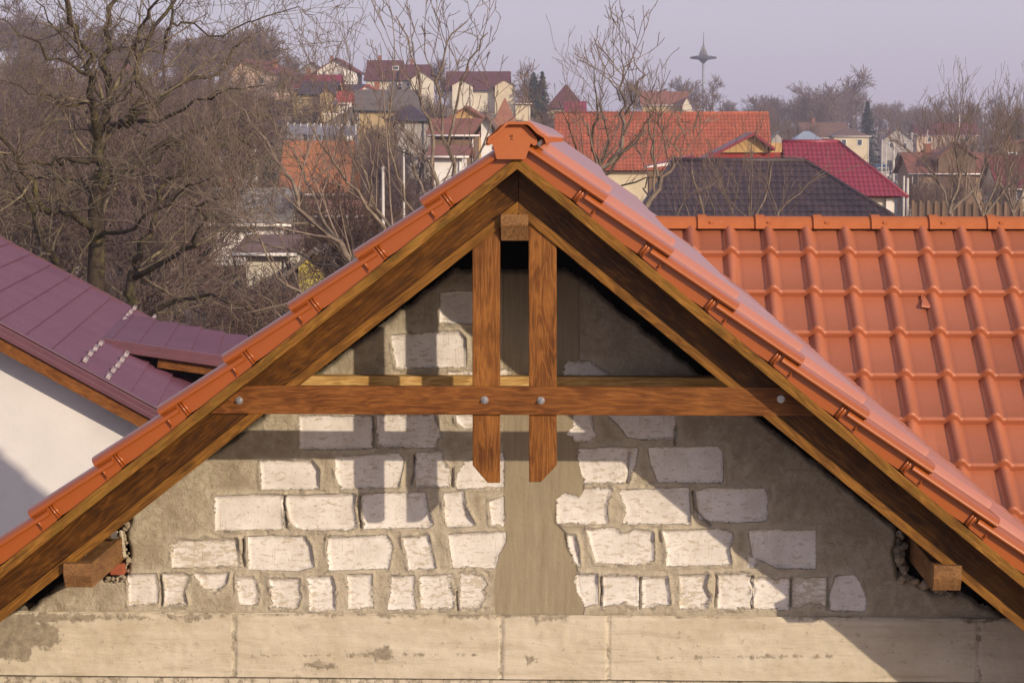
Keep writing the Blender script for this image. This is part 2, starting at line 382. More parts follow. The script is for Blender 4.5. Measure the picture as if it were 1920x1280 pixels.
deck = MB()
for side, s0 in ((-1, S0L), (1, S0R)):
    u, n = frame(side)
    t = MB()
    tiles(t, RP(side, 0, YV + .27, 0 if side > 0 else -.03), u, Vector((0, 1, 0)), n, SL, YB - YV - .27, G, WN, prof_near if side > 0 else (lambda q: prof_near(q) * .5), 10 if side > 0 else 5, LIFT - .004, s_off=G - (s0 % G))
    o = t.build('roof_tiles', MT['tile_top'] if side > 0 else MT['tile'], None, HO, fix=False)
    if side > 0:
        # right slope: drop what lies beyond the valley (right of and in front of the wing), keep all behind the wing ridge
        bm = bmesh.new(); bm.from_mesh(o.data)
        lp = vp - Vector(HO)
        bmesh.ops.bisect_plane(bm, geom=bm.verts[:] + bm.edges[:] + bm.faces[:], plane_co=lp, plane_no=vno)
        bmesh.ops.bisect_plane(bm, geom=bm.verts[:] + bm.edges[:] + bm.faces[:], plane_co=Vector((0, WY, 0)) - Vector(HO), plane_no=(0, 1, 0))
        kill = []
        for f in bm.faces:
            c = f.calc_center_median() + Vector(HO)
            if c.y < WY and (c - vp).dot(vno) > 0: kill.append(f)
            if c.y >= WY and c.z < WZ - wm * (c.y - WY) - .05: kill.append(f)
        bmesh.ops.delete(bm, geom=kill, context='FACES'); bm.to_mesh(o.data); bm.free()
        roofR = o
    else: roofL = o
# roof part = the deck; tile fields, verge tiles, ridge tiles are its pieces
n_top, n_bot = -.086, -.126
for side in (-1, 1):
    a = [RP(side, 0, YV + .01, n_top - .0), RP(side, SL, YV + .01, n_top), RP(side, SL, YV + .01, n_bot), RP(side, 0, YV + .01, n_bot)]
    # meet on the ridge plane
    a[0] = Vector((xr, YV + .01, zr + n_top / .78)); a[3] = Vector((xr, YV + .01, zr + n_bot / .78))
    deck.prism(a, (0, YB - YV - .1, 0))
roofo = deck.build('roof', MT['wood_dark'], house0, HO)
# orient: pieces are children of the roof object
for o in (roofL, roofR): link_child(o, roofo)
# mossy front board of each slope (verge board)
for side in (-1, 1):
    u, n = frame(side)
    Lb = SL; mb = MB()
    ang = math.atan2(u.z, u.x)
    # local frame: x along slope, y depth, z normal
    o_ = RP(side, 0, YV + .005, 0)
    mx = .126 / .78 * 1.0
    k = mL if side < 0 else mR
    sk = lambda nn: -nn * k      # mitre at ridge plane
    sgn = 1
    pts = [(sk(n_top - .001), 0, n_top + .0), (Lb, 0, n_top), (Lb, 0, n_bot - .002), (sk(n_bot), 0, n_bot - .002)]
    mb.prism(pts, (0, .028, 0))
    ob = mb.build('verge_board', MT['wood_mossy'], None, (0, 0, 0), bevel=.002)
    ob.parent = roofo
    rot = Matrix((( u.x, 0, n.x, 0), (0, 1, 0, 0), (u.z, 0, n.z, 0), (0, 0, 0, 1)))
    rot.translation = o_ - Vector(HO) - Vector((0, .022, 0))
    ob.matrix_local = rot

# individual verge tiles
def verge_tile(side):
    mb = MB(); T = G + .075
    outer = [(-.34, .002), (-.05, .004), (-.02, .002), (.006, -.005), (.023, -.015), (.032, -.026), (.033, -.033), (.024, -.038), (.0, -.034)]
    fl = [(.0, -.034), (.0, -.102)]
    inn = [(-.012, -.102), (-.012, -.03), (-.34, -.022)]
    pr = outer
    def strip(pts, x0, x1, sm):
        b = len(mb.v)
        for x in (x0, x1):
            lift = LIFT * (x / G) - .002
            for (o2, n2) in pts: mb.v.append((x, -o2, n2 + lift))
        k = len(pts)
        for i in range(k - 1):
            mb.f.append((b + i, b + i + 1, b + k + i + 1, b + k + i)); mb.sm.append(sm); mb.mi.append(0)
    strip(outer, G - T, G, True); strip(fl, G - T, G, False); strip([fl[1], inn[0]], G - T, G, False); strip(inn, G - T, G, False)
    # lower end closed, with a thickened last section of the flange and two ribs
    x = G; lift = LIFT - .006
    mb.poly([(x, -o2, n2 + lift) for (o2, n2) in outer + [fl[1]] + inn])
    mb.box(G - .100, G + .002, -.0075, .0, -.104 + LIFT - .012, -.035 + LIFT - .008)
    for dx in (.105, .092):
        mb.cyl((G - dx, -.0085, -.040 + LIFT - .008), (G - dx, -.0085, -.103 + LIFT - .01), .0058, k=10)
    mb.cyl((G - .008, -.0095, -.040 + LIFT - .006), (G - .008, -.0095, -.100 + LIFT - .008), .0052, k=10)
    return mb
vt = {}
for side, s0 in ((-1, S0L), (1, S0R)):
    u, n = frame(side)
    off = s0 % G
    first = None
    k = 0; s = off - G
    while s < SL:
        rot = Matrix(((u.x, 0, n.x, 0), (0, 1, 0, 0), (u.z, 0, n.z, 0), (0, 0, 0, 1)))
        rot.translation = RP(side, s, YV, 0) - Vector(HO)
        if s > -.2:
            if first is None:
                first = verge_tile(side).build('verge_tile', MT['tile_verge'], roofo); o = first
            else:
                o = first.copy(); COL.objects.link(o); o.parent = roofo
            o.matrix_local = rot
        s += G; k += 1
# ridge caps
def ridge_profile(sc=1.0):
    pts = [(-.128, -.088), (-.122, -.066), (-.085, -.040), (-.052, -.006), (-.04, .002), (.044, .002), (.056, -.006), (.088, -.040), (.122, -.062), (.132, -.090)]
    return [(a * sc, b * sc) for a, b in pts]
zt = P(960, 229, YV - .05).z
def ridge_cap(y0, y1, sc0, sc1):
    mb = MB(); a = ridge_profile(sc0); b = ridge_profile(sc1); k = len(a); base = 0
    rings = [(0, 1.0, 0, a), (.045, 1.0, 0, a), (.05, .965, 0, a), (y1 - y0, .95, 0, b)]
    for (dy, q, _, pr) in rings:
        for (x, z) in pr: mb.v.append((x * q, dy, z * q - (1 - q) * .02))
    for r in range(3):
        for i in range(k - 1):
            mb.f.append((r * k + i, r * k + i + 1, (r + 1) * k + i + 1, (r + 1) * k + i)); mb.sm.append(r != 1); mb.mi.append(0)
    # inner skin at the mouth
    n0 = len(mb.v)
    for (x, z) in a: mb.v.append((x * .93, .0, z * .9 - .012))
    for (x, z) in a: mb.v.append((x * .93, .3, z * .9 - .012))
    for i in range(k - 1):
        mb.f.append((i, i + 1, n0 + i + 1, n0 + i)); mb.sm.append(False); mb.mi.append(0)
        mb.f.append((n0 + i, n0 + i + 1, n0 + k + i + 1, n0 + k + i)); mb.sm.append(False); mb.mi.append(0)
    return mb
cap0 = ridge_cap(0, .40, 1, 1).build('ridge_tile', MT['ridge'], roofo, fix=False)
y = YV - .075; i = 0
while y < YB - .3:
    o = cap0 if i == 0 else cap0.copy()
    if i: COL.objects.link(o); o.parent = roofo
    o.location = Vector((xr, y, zt)) - Vector(HO)
    y += .355; i += 1
# end disc
disc_px = [(943, 233), (982, 233), (990, 240), (999, 250), (1008, 262), (1006, 272), (1001, 274), (995, 269), (985, 299), (931, 299), (923, 270), (914, 274), (910, 271), (913, 258), (925, 248), (936, 236)]
mb = MB(); yd = YV - .045
pts = [P(a, b, yd) for a, b in disc_px]; mb.prism(pts, (0, .025, 0))
disc = mb.build('ridge_end_disc', MT['ridge'], roofo, HO, bevel=.002)
em = MB()       # pressed maker's mark
for (a, b, c, d) in ((956.3, 253.6, 957.6, 257.6), (957.6, 253.4, 961.2, 254.4), (960.2, 254.4, 961.4, 257.2), (957.6, 256.8, 960.4, 257.8), (957.2, 260.4, 958.4, 262.6), (958.4, 259.8, 960, 261), (960, 260.8, 961.2, 262.6)):
    p0 = P(a, b, yd - .001); p1 = P(c, d, yd - .001); em.box(p0.x, p1.x, yd - .0015, yd + .002, p1.z, p0.z)
em.build('ridge_emblem', M('pressed_mark', (.10, .03, .015), (.06, .02, .01), 20), roofo, HO)

# ---- timber members (each in its own frame, x along the grain)
MATS = {}
def timber(name, a, b, poly, depth, m, parent, bevel=.004):
    """a->b: axis (in the xz plane); poly: outline as world points in one xz plane (front); depth along +y"""
    d = (b - a).normalized(); nrm = Vector((0, 1, 0)).cross(d) * -1
    if nrm.length < .1: nrm = Vector((1, 0, 0))
    nrm.normalize()
    mat = Matrix(((d.x, 0, nrm.x, 0), (0, 1, 0, 0), (d.z, 0, nrm.z, 0), (0, 0, 0, 1)))
    mat.translation = a - Vector(HO)
    mb = MB(); pts = [((p - a).dot(d), (p - a).y, (p - a).dot(nrm)) for p in poly]
    mb.prism(pts, (0, depth, 0)); o = mb.build(name, m, parent, bevel=bevel); o.matrix_local = mat
    MATS[name] = mat.copy()
    return o
YR = 9.715
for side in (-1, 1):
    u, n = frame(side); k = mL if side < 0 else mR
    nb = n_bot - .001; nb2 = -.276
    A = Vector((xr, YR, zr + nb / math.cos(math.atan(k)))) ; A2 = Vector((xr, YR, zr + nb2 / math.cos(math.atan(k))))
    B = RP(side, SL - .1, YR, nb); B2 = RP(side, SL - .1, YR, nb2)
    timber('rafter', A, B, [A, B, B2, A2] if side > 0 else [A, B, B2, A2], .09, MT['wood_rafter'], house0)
    n3, n4 = -.236, -.278; cc_ = math.cos(math.atan(k))
    q = [Vector((xr, YR - .012, zr + n3 / cc_)), RP(side, SL - .1, YR - .012, n3), RP(side, SL - .1, YR - .012, n4), Vector((xr, YR - .012, zr + n4 / cc_))]
    timber('rafter_lit_band', q[0], q[1], q, .0115, MT['wood_lit_band'], house0, bevel=.003)  # added strip imitating the lit band on the rafter's lower edge
    for yy in (10.55,):
        pass
YT = 9.70
def strip_px(side, n_, pxy):     # x on px row where roof offset line n_ passes (plane YT)
    pass
def on_line(side, z, n_, Y):
    u, nn = frame(side); base = Vector((xr, Y, zr)) + nn * n_
    s = (z - base.z) / u.z; return (base + u * s).x
zt1, zt2 = P(900, 724.5, YT).z, P(900, 777.5, YT).z
x1t, x1b = on_line(-1, zt1, n_bot - .004, YT), on_line(-1, zt2, n_bot - .004, YT)
x2t, x2b = on_line(1, zt1, n_bot - .004, YT), on_line(1, zt2, n_bot - .004, YT)
tie = timber('tie_beam', Vector((x1b, YT, zt2)), Vector((x2b, YT, zt2)), [Vector((x1b, YT, zt2)), Vector((x2b, YT, zt2)), Vector((x2t, YT, zt1)), Vector((x1t, YT, zt1))], .038, MT['wood'], house0)
# bolts
bolt0 = None
for (bx, by) in ((449, 750.5), (909, 749.5), (1014.5, 750.5), (1464, 748)):
    c = P(bx, by, YT)
    if bolt0 is None:
        b_ = MB(); b_.cyl((0, 0, 0), (0, -.003, 0), .0165, k=20); b_.cyl((0, -.003, 0), (0, -.006, 0), .0115, .0105, k=20); b_.cyl((0, -.006, 0), (0, -.017, 0), .0088, k=6, smooth=False); b_.cyl((0, -.017, 0), (0, -.026, 0), .0042, k=10)
        bolt0 = b_.build('bolt', MT['steel'], tie); o = bolt0
    else:
        o = bolt0.copy(); COL.objects.link(o); o.parent = tie
    o.location = MATS['tie_beam'].inverted() @ (c - Vector(HO))
# posts
pl = [(885.5, 452), (937.5, 412), (937.5, 905), (914, 905), (886, 872)]
pr_ = [(991, 412), (1043.5, 455), (1044, 872), (1014, 903.5), (992, 903.5)]
for pp in (pl, pr_):
    pts = [P(a, b, YR) for a, b in pp]
    a = P((pp[0][0] + pp[1][0]) / 2, 905, YR); b = P((pp[0][0] + pp[1][0]) / 2, 400, YR)
    d = Vector((0, 0, 1)); o = timber('post', a, a + Vector((0, 0, 1)), pts, .032, MT['wood_post'], house0)
# rear tie against the wall
zz1, zz2 = P(900, 706, 10.27).z, P(900, 738, 10.27).z
xa, xb = P(520, 706, 10.27).x, P(1400, 706, 10.27).x
timber('rear_tie_beam', Vector((xa, 10.27, zz2)), Vector((xb, 10.27, zz2)), [Vector((xa, 10.27, zz2)), Vector((xb, 10.27, zz2)), Vector((xb, 10.27, zz1)), Vector((xa, 10.27, zz1))], .09, MT['wood_pale'], house0)
# purlins: box with the lower front edge cut away
def purlin(pxa, pxb, pya, pym, pyb, Y0, Y1):
    x0, x1 = P(pxa, pya, Y0).x, P(pxb, pya, Y0).x; z0, zm, z1 = P(pxa, pya, Y0).z, P(pxa, pym, Y0).z, P(pxa, pyb, Y0).z
    Lp = Y1 - Y0; mb = MB(); k = (zm - z1) * .55
    prof = [(0, z0), (0, zm), (k, z1), (Lp, z1), (Lp, z0)]
    pts = [(yy, 0, zz - z0) for yy, zz in prof]
    mb.prism([(p[0], 0, p[2]) for p in pts], (0, x1 - x0, 0))
    o = mb.build('purlin', MT['wood_end'], house0, bevel=.003)
    o.matrix_local = Matrix(((0, 1, 0, x0), (1, 0, 0, Y0 - YW), (0, 0, 1, z0 + 7), (0, 0, 0, 1)))
    # determinant is -1 with that frame; flip through a proper rotation instead
    mb2 = MB(); mb2.prism([(p[0], 0, p[2]) for p in pts], (0, -(x1 - x0), 0))
    bpy.data.objects.remove(o)
    o = mb2.build('purlin', MT['wood_end'], house0, bevel=.003)
    o.matrix_local = Matrix(((0, -1, 0, x0), (1, 0, 0, Y0 - YW), (0, 0, 1, z0 + 7), (0, 0, 0, 1)))
    return o
pu_r = purlin(938.5, 990.5, 401.5, 422, 452, YR - .045, 16.7)
pu_a = purlin(118, 171, 1056, 1079, 1103, 9.67, 10.62)
pu_b = purlin(1751, 1804, 1060, 1084, 1109, 9.67, 10.62)
# metal angle brackets
for (a, b, y_, par) in ((151, 1040, 9.86, pu_a), (208, 996, 10.2, pu_a), (1770, 1040, 9.92, pu_b)):
    p = P(a, b + 12, y_); q = P(a + 11, b - 10, y_)
    mb = MB(); mb.box(p.x, q.x, y_, y_ + .004, p.z, q.z); mb.box(p.x, q.x, y_, y_ + .04, p.z - .003, p.z + .001)
    mb.cyl((p.x + .008, y_ - .003, p.z + .03), (p.x + .008, y_ + .001, p.z + .03), .005, k=8)
    o = mb.build('bracket', MT['steel'], house0, HO)
    o.parent = house0

# ---- gable wall
bricks = []   # polygon(px), raggedness
def R_(x0, x1, y0, y1, rag=.15, pts=None): bricks.append((pts or [(x0, y0), (x1, y0 + 1), (x1 - 1, y1), (x0 + 1, y1 + 1)], rag))
R_(563, 696, 781, 839, .08)
R_(0, 0, 0, 0, .5, [(708, 780), (812, 778), (818, 795), (826, 815), (814, 838), (750, 837), (710, 834)])
R_(0, 0, 0, 0, .35, [(856, 779), (885, 778), (900, 779), (900, 800), (872, 802), (858, 790)])
R_(0, 0, 0, 0, .15, [(489, 866), (585, 863), (598, 880), (597, 914), (492, 916)])
R_(0, 0, 0, 0, .25, [(630, 858), (748, 851), (756, 865), (746, 912), (640, 914), (632, 895)])
R_(0, 0, 0, 0, .55, [(778, 850), (828, 849), (830, 866), (843, 880), (843, 911), (783, 912), (779, 890)])
R_(0, 0, 0, 0, .2, [(855, 915), (858, 892), (872, 866), (900, 862), (938, 850), (944, 849), (943, 911)])
R_(0, 0, 0, 0, .15, [(404, 931), (529, 928), (531, 990), (405, 992)])
R_(0, 0, 0, 0, .22, [(536, 930), (667, 926), (662, 950), (669, 985), (655, 991), (560, 991), (545, 975)])
R_(0, 0, 0, 0, .25, [(679, 927), (797, 924), (800, 950), (811, 980), (803, 987), (684, 989)])
R_(0, 0, 0, 0, .35, [(833, 926), (868, 922), (872, 950), (891, 984), (840, 986), (834, 960)])
R_(0, 0, 0, 0, .3, [(919, 940), (943, 932), (943, 984), (922, 982)])
R_(0, 0, 0, 0, .85, [(322, 1020), (340, 1012), (445, 1010), (450, 1060), (324, 1062)])
R_(0, 0, 0, 0, .18, [(466, 1007), (570, 1005), (583, 1022), (588, 1060), (560, 1068), (468, 1066)])
R_(0, 0, 0, 0, .2, [(617, 1007), (725, 1005), (734, 1020), (728, 1064), (619, 1067), (615, 1030)])
R_(0, 0, 0, 0, .45, [(756, 1008), (803, 1003), (808, 1030), (816, 1064), (768, 1066), (762, 1035)])
R_(0, 0, 0, 0, .18, [(842, 1003), (870, 999), (946, 998), (947, 1015), (933, 1040), (928, 1063), (850, 1062)])
R_(0, 0, 0, 0, .25, [(241, 1078), (292, 1076), (297, 1100), (295, 1128), (243, 1133)])
R_(0, 0, 0, 0, .7, [(307, 1076), (345, 1074), (356, 1080), (345, 1110), (350, 1130), (310, 1134)])
R_(0, 0, 0, 0, .6, [(364, 1075), (428, 1075), (424, 1092), (405, 1106), (383, 1100)])
R_(0, 0, 0, 0, .6, [(445, 1080), (474, 1082), (484, 1105), (481, 1133), (451, 1131), (446, 1105)])
R_(0, 0, 0, 0, .7, [(506, 1086), (562, 1085), (560, 1105), (565, 1120), (555, 1138), (510, 1137), (511, 1115)])
R_(0, 0, 0, 0, .5, [(577, 1083), (622, 1080), (628, 1100), (627, 1141), (581, 1142), (581, 1110)])
R_(0, 0, 0, 0, .4, [(652, 1078), (697, 1077), (695, 1110), (699, 1137), (654, 1139), (655, 1110)])
R_(0, 0, 0, 0, .5, [(735, 1082), (776, 1079), (774, 1110), (778, 1141), (728, 1142), (734, 1110)])
R_(0, 0, 0, 0, .6, [(788, 1081), (846, 1077), (844, 1100), (852, 1120), (849, 1139), (790, 1140), (790, 1110)])
R_(0, 0, 0, 0, .7, [(864, 1077), (902, 1078), (912, 1095), (905, 1105), (908, 1120), (898, 1138), (862, 1139), (865, 1100)])
R_(0, 0, 0, 0, .25, [(1080, 1080), (1083, 1077), (1119, 1077), (1120, 1130), (1098, 1135), (1082, 1105)])
R_(0, 0, 0, 0, .3, [(1131, 1080), (1194, 1080), (1198, 1095), (1197, 1135), (1170, 1127), (1132, 1135)])
R_(0, 0, 0, 0, .4, [(1204, 1083), (1250, 1081), (1254, 1110), (1256, 1130), (1230, 1132), (1206, 1139)])
R_(0, 0, 0, 0, .75, [(1274, 1079), (1327, 1077), (1322, 1100), (1332, 1120), (1322, 1139), (1275, 1140), (1277, 1110)])
R_(0, 0, 0, 0, .45, [(1347, 1077), (1400, 1075), (1409, 1085), (1409, 1138), (1347, 1138)])
R_(0, 0, 0, 0, .3, [(1414, 1085), (1440, 1082), (1456, 1090), (1463, 1084), (1478, 1086), (1477, 1141), (1415, 1139)])
R_(0, 0, 0, 0, 1.0, [(1486, 1083), (1550, 1085), (1549, 1136), (1520, 1130), (1487, 1136)])
R_(0, 0, 0, 0, .15, [(1568, 1082), (1600, 1079), (1612, 1092), (1624, 1130), (1620, 1144), (1560, 1143), (1557, 1115)])
R_(0, 0, 0, 0, .3, [(1078, 778), (1107, 778), (1111, 800), (1116, 815), (1103, 826), (1080, 824), (1066, 812), (1076, 800)])
R_(0, 0, 0, 0, .35, [(1140, 777), (1265, 777), (1266, 820), (1205, 823), (1178, 818), (1160, 795)])
R_(0, 0, 0, 0, .35, [(1087, 843), (1150, 840), (1195, 842), (1190, 870), (1178, 903), (1097, 904), (1085, 860)])
R_(0, 0, 0, 0, .08, [(1217, 841), (1345, 838), (1353, 848), (1354, 903), (1235, 902), (1222, 870)])
R_(0, 0, 0, 0, .3, [(1045, 935), (1060, 926), (1072, 930), (1088, 934), (1098, 917), (1146, 917), (1136, 945), (1138, 980), (1046, 979)])
R_(0, 0, 0, 0, .25, [(1163, 920), (1290, 915), (1293, 980), (1168, 980), (1176, 960)])
R_(0, 0, 0, 0, .15, [(1306, 922), (1325, 916), (1432, 917), (1437, 930), (1436, 974), (1370, 978), (1312, 972)])
R_(0, 0, 0, 0, .3, [(1066, 1003), (1078, 1003), (1084, 1030), (1086, 1059), (1078, 1050), (1068, 1025)])
R_(0, 0, 0, 0, .4, [(1101, 993), (1150, 990), (1166, 1001), (1180, 999), (1192, 993), (1224, 999), (1225, 1050), (1195, 1056), (1118, 1053)])
R_(0, 0, 0, 0, .22, [(1244, 996), (1340, 993), (1374, 998), (1366, 1030), (1371, 1056), (1250, 1059), (1252, 1030)])
R_(0, 0, 0, 0, .15, [(1405, 996), (1430, 993), (1528, 996), (1528, 1064), (1455, 1062), (1412, 1040)])
R_(0, 0, 0, 0, .5, [(1403, 1042), (1415, 1045), (1417, 1060), (1402, 1062)])
R_(0, 0, 0, 0, .15, [(826, 550), (850, 547), (896, 549), (896, 606), (826, 604)])
R_(0, 0, 0, 0, .18, [(735, 630), (860, 622), (872, 635), (873, 686), (745, 689), (739, 660)])
R_(0, 0, 0, 0, .4, [(840, 698), (955, 694), (953, 702), (845, 704)])
R_(0, 0, 0, 0, .2, [(1058, 690), (1066, 679), (1105, 678), (1120, 690), (1143, 703), (1058, 703)])
cracks = [((699, 782), (699, 838)), ((532, 930), (536, 990)), ((674, 930), (676, 988)), ((301, 1080), (303, 1134)), ((1126, 1082), (1126, 1134)), ((1200, 1084), (1201, 1140)), ((1342, 1078), (1342, 1136)), ((1411, 1080), (1411, 1140)), ((1482, 1084), (1482, 1138)), ((1553, 1084), (1553, 1142)), ((1298, 922), (1302, 960)), ((1267, 800), (1265, 835)), ((455, 1012), (458, 1060)), ((775, 855), (772, 905)), ((848, 880), (848, 912)), ((858, 1110), (858, 1144)), ((1302, 955), (1330, 985)), ((1180, 850), (1176, 905))]
colpoly = [(943, 500), (1086, 500), (1086, 790), (1090, 803), (1084, 840), (1095, 887), (1095, 925), (1072, 934), (1043, 937), (1042, 978), (1059, 997), (1065, 1025), (1081, 1060), (1096, 1140), (1094, 1152), (928, 1150), (926, 1100), (932, 1046), (946, 1005), (943, 985)]
wallpoly = [(-60, 1240), (48, 1146), (118, 1088), (150, 1078), (172, 1080), (205, 1083), (236, 1078), (240, 1040), (234, 1000), (240, 975), (245, 950), (420, 830), (850, 503), (1067, 503), (1340, 722), (1430, 788), (1682, 985), (1686, 1000), (1680, 1030), (1684, 1060), (1690, 1082), (1720, 1092), (1750, 1110), (1806, 1108), (1860, 1140), (1990, 1240), (1990, 1300), (-60, 1300)]
W0, W1 = P(-60, 500, YW), P(1990, 1300, YW)
st = .0065
nx = int((W1.x - W0.x) / st) + 1; nz = int((W0.z - W1.z) / st) + 1
gx = W0.x + np.arange(nx) * st; gz = W1.z + np.arange(nz) * st
GX, GZ = np.meshgrid(gx, gz)
def tow(pts): return np.array([[P(a, b, YW).x, P(a, b, YW).z] for a, b in pts])
def sdf(poly, X, Z):
    d = np.full(X.shape, 1e9); ins = np.zeros(X.shape, bool); n = len(poly)
    for i in range(n):
        ax, az = poly[i]; bx, bz = poly[(i + 1) % n]
        ex, ez = bx - ax, bz - az; wx, wz = X - ax, Z - az
        tt = np.clip((wx * ex + wz * ez) / (ex * ex + ez * ez + 1e-12), 0, 1)
        d = np.minimum(d, np.hypot(wx - ex * tt, wz - ez * tt))
        c = ((az <= Z) & (bz > Z)) | ((bz <= Z) & (az > Z))
        with np.errstate(divide='ignore', invalid='ignore'):
            xi = ax + (Z - az) * ex / np.where(ez == 0, 1e-9, ez)
        ins ^= c & (X < xi)
    return np.where(ins, d, -d)
BR = np.full(GX.shape, -.06); RG = np.full(GX.shape, .2)
rs = np.random.RandomState(4)
for pts, rag in bricks:
    w_ = tow(pts); x0, z0 = w_.min(0) - .07; x1, z1 = w_.max(0) + .07
    i0, i1 = max(0, int((x0 - gx[0]) / st)), min(nx, int((x1 - gx[0]) / st) + 1); j0, j1 = max(0, int((z0 - gz[0]) / st)), min(nz, int((z1 - gz[0]) / st) + 1)
    if i1 <= i0 or j1 <= j0: continue
    s = sdf(w_, GX[j0:j1, i0:i1], GZ[j0:j1, i0:i1]); s = np.minimum(s, .05)
    cur = BR[j0:j1, i0:i1]; up = s > cur; cur[up] = s[up]; RG[j0:j1, i0:i1][up] = rag
def vnoise(X, Z, cell, seed):
    r = np.random.RandomState(seed); T = r.rand(256, 256)
    a = X / cell + 1000; b = Z / cell + 1000; i = np.floor(a).astype(int); j = np.floor(b).astype(int); fa = a - i; fb = b - j
    fa = fa * fa * (3 - 2 * fa); fb = fb * fb * (3 - 2 * fb); g = lambda p, q: T[p % 256, q % 256]
    return (g(i, j) * (1 - fa) + g(i + 1, j) * fa) * (1 - fb) + (g(i, j + 1) * (1 - fa) + g(i + 1, j + 1) * fa) * fb
CL = np.clip(sdf(tow(colpoly), GX, GZ), -.05, .05)
CK = np.full(GX.shape, 1.0)
for a, b in cracks:
    p, q = tow([a, b]); ex, ez = q - p
    # wobble
    wx = GX - p[0] + (vnoise(GX, GZ, .05, 9) - .5) * .012; wz = GZ - p[1]
    tt = np.clip((wx * ex + wz * ez) / (ex * ex + ez * ez), 0, 1); CK = np.minimum(CK, np.hypot(wx - ex * tt, wz - ez * tt))
# net of short mortar cracks
nzf = (vnoise(GX, GZ, .30, 1) - .5) * .022 + (vnoise(GX, GZ, .07, 2) - .5) * .007 + (vnoise(GX, GZ, .022, 3) - .5) * .003
flat = np.clip((BR + .004) / .012, 0, 1); fc = np.clip((CL + .004) / .01, 0, 1)
dy = nzf * (1 - .85 * flat) * (1 - .75 * fc)          # + = proud of the wall
dy += -.008 * flat - .002 * fc
# raised smear where mortar squeezes out round the bricks
rim = np.exp(-((BR + .010) / .008) ** 2) * (vnoise(GX, GZ, .05, 6) ** 2) * .020; dy += rim * (1 - fc)
dy -= .035 * np.clip(1 - CK / .008, 0, 1)
gap = np.where((BR < -.004) & (BR > -.03), 1, 0) * np.clip(.30 - np.abs(vnoise(GX, GZ, .045, 11) - .5) * 8, 0, 1) * np.clip((vnoise(GX, GZ, .3, 12) - .45) * 4, 0, 1)
dy -= gap * .03 * (1 - fc)
WP = sdf(tow(wallpoly), GX + (vnoise(GX, GZ, .06, 7) - .5) * .014, GZ + (vnoise(GX, GZ, .05, 8) - .5) * .014)
dy -= .05 * np.clip(1 - WP / .03, 0, 1) ** 2
vid = np.arange(nx * nz).reshape(nz, nx)
q = np.stack([vid[:-1, :-1], vid[:-1, 1:], vid[1:, 1:], vid[1:, :-1]], -1).reshape(-1, 4)
inside = WP > 0
keep = (inside[:-1, :-1] & inside[:-1, 1:] & inside[1:, 1:] & inside[1:, :-1]).reshape(-1)
q = q[keep]; used = np.unique(q); remap = -np.ones(nx * nz, int); remap[used] = np.arange(len(used)); q = remap[q]
co = np.stack([GX.ravel(), -dy.ravel(), GZ.ravel() + 7], -1)[used]
def mesh_np(name, co, faces, smooth=True):
    me = bpy.data.meshes.new(name); me.vertices.add(len(co)); me.vertices.foreach_set('co', co.astype(np.float32).ravel())
    k = faces.shape[1]; me.loops.add(faces.size); me.loops.foreach_set('vertex_index', faces.astype(np.int32).ravel())
    me.polygons.add(len(faces)); me.polygons.foreach_set('loop_start', np.arange(0, faces.size, k, dtype=np.int32))
    me.polygons.foreach_set('use_smooth', np.full(len(faces), smooth)); me.update(calc_edges=True); me.validate(); return me
me = mesh_np('gable_wall', co, q)
for nm, arr in (('brick', BR), ('rag', RG), ('column', CL)):
    a = me.attributes.new(nm, 'FLOAT', 'POINT'); a.data.foreach_set('value', arr.ravel()[used].astype(np.float32))
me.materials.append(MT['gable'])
gw = bpy.data.objects.new('gable_wall', me); COL.objects.link(gw); gw.parent = house0
# body of the wall behind the face, and the rest of the house shell
wpt = [P(a, b, YW) for a, b in [(-60, 1262), (60, 1165), (150, 1092), (245, 1086), (250, 985), (860, 516), (1060, 516), (1670, 1000), (1675, 1095), (1740, 1118), (1800, 1122), (1990, 1262), (1990, 1290), (-60, 1290)]]
mb = MB(); mb.prism([Vector((p.x, YW + .05, p.z)) for p in wpt], (0, .22, 0)); mb.build('wall_core', MT['rubble'], house0, HO)
# ring beam
zb1, zb2 = P(900, 1153, YW - .03).z, P(900, 1272, YW - .03).z
bx0, bx1 = -3.25, 2.75
segs = [bx0] + [P(a, 1200, YW - .03).x for a in (440, 940, 1140, 1835)] + [bx1]
bnx = int((bx1 - bx0) / .008); bnz = 38
bgx = np.linspace(bx0, bx1, bnx); bgz = np.linspace(zb2, zb1, bnz); BX, BZ = np.meshgrid(bgx, bgz)
d = (vnoise(BX, BZ * 6, .25, 21) - .5) * .006 + (vnoise(BX, BZ, .6, 22) - .5) * .010 + (vnoise(BX, BZ, .03, 23) - .5) * .003
for sx in segs[1:-1]: d -= .010 * np.clip(1 - np.abs(BX - sx + (vnoise(BX, BZ, .05, 24) - .5) * .01) / .010, 0, 1)
for i_, sx in enumerate(segs[:-1]): d += ((i_ * 7) % 3 - 1) * .0025 * ((BX > sx) & (BX < segs[i_ + 1]))
d -= .02 * np.clip(1 - (zb1 - BZ + (vnoise(BX, BZ, .05, 25) - .5) * .02) / .02, 0, 1) ** 2
vid = np.arange(bnx * bnz).reshape(bnz, bnx); fq = np.stack([vid[:-1, :-1], vid[:-1, 1:], vid[1:, 1:], vid[1:, :-1]], -1).reshape(-1, 4)
me = mesh_np('concrete_beam', np.stack([BX.ravel(), -.028 - d.ravel(), BZ.ravel() + 7], -1), fq); me.materials.append(MT['beam'])
PT = np.full(BX.shape, -.08)
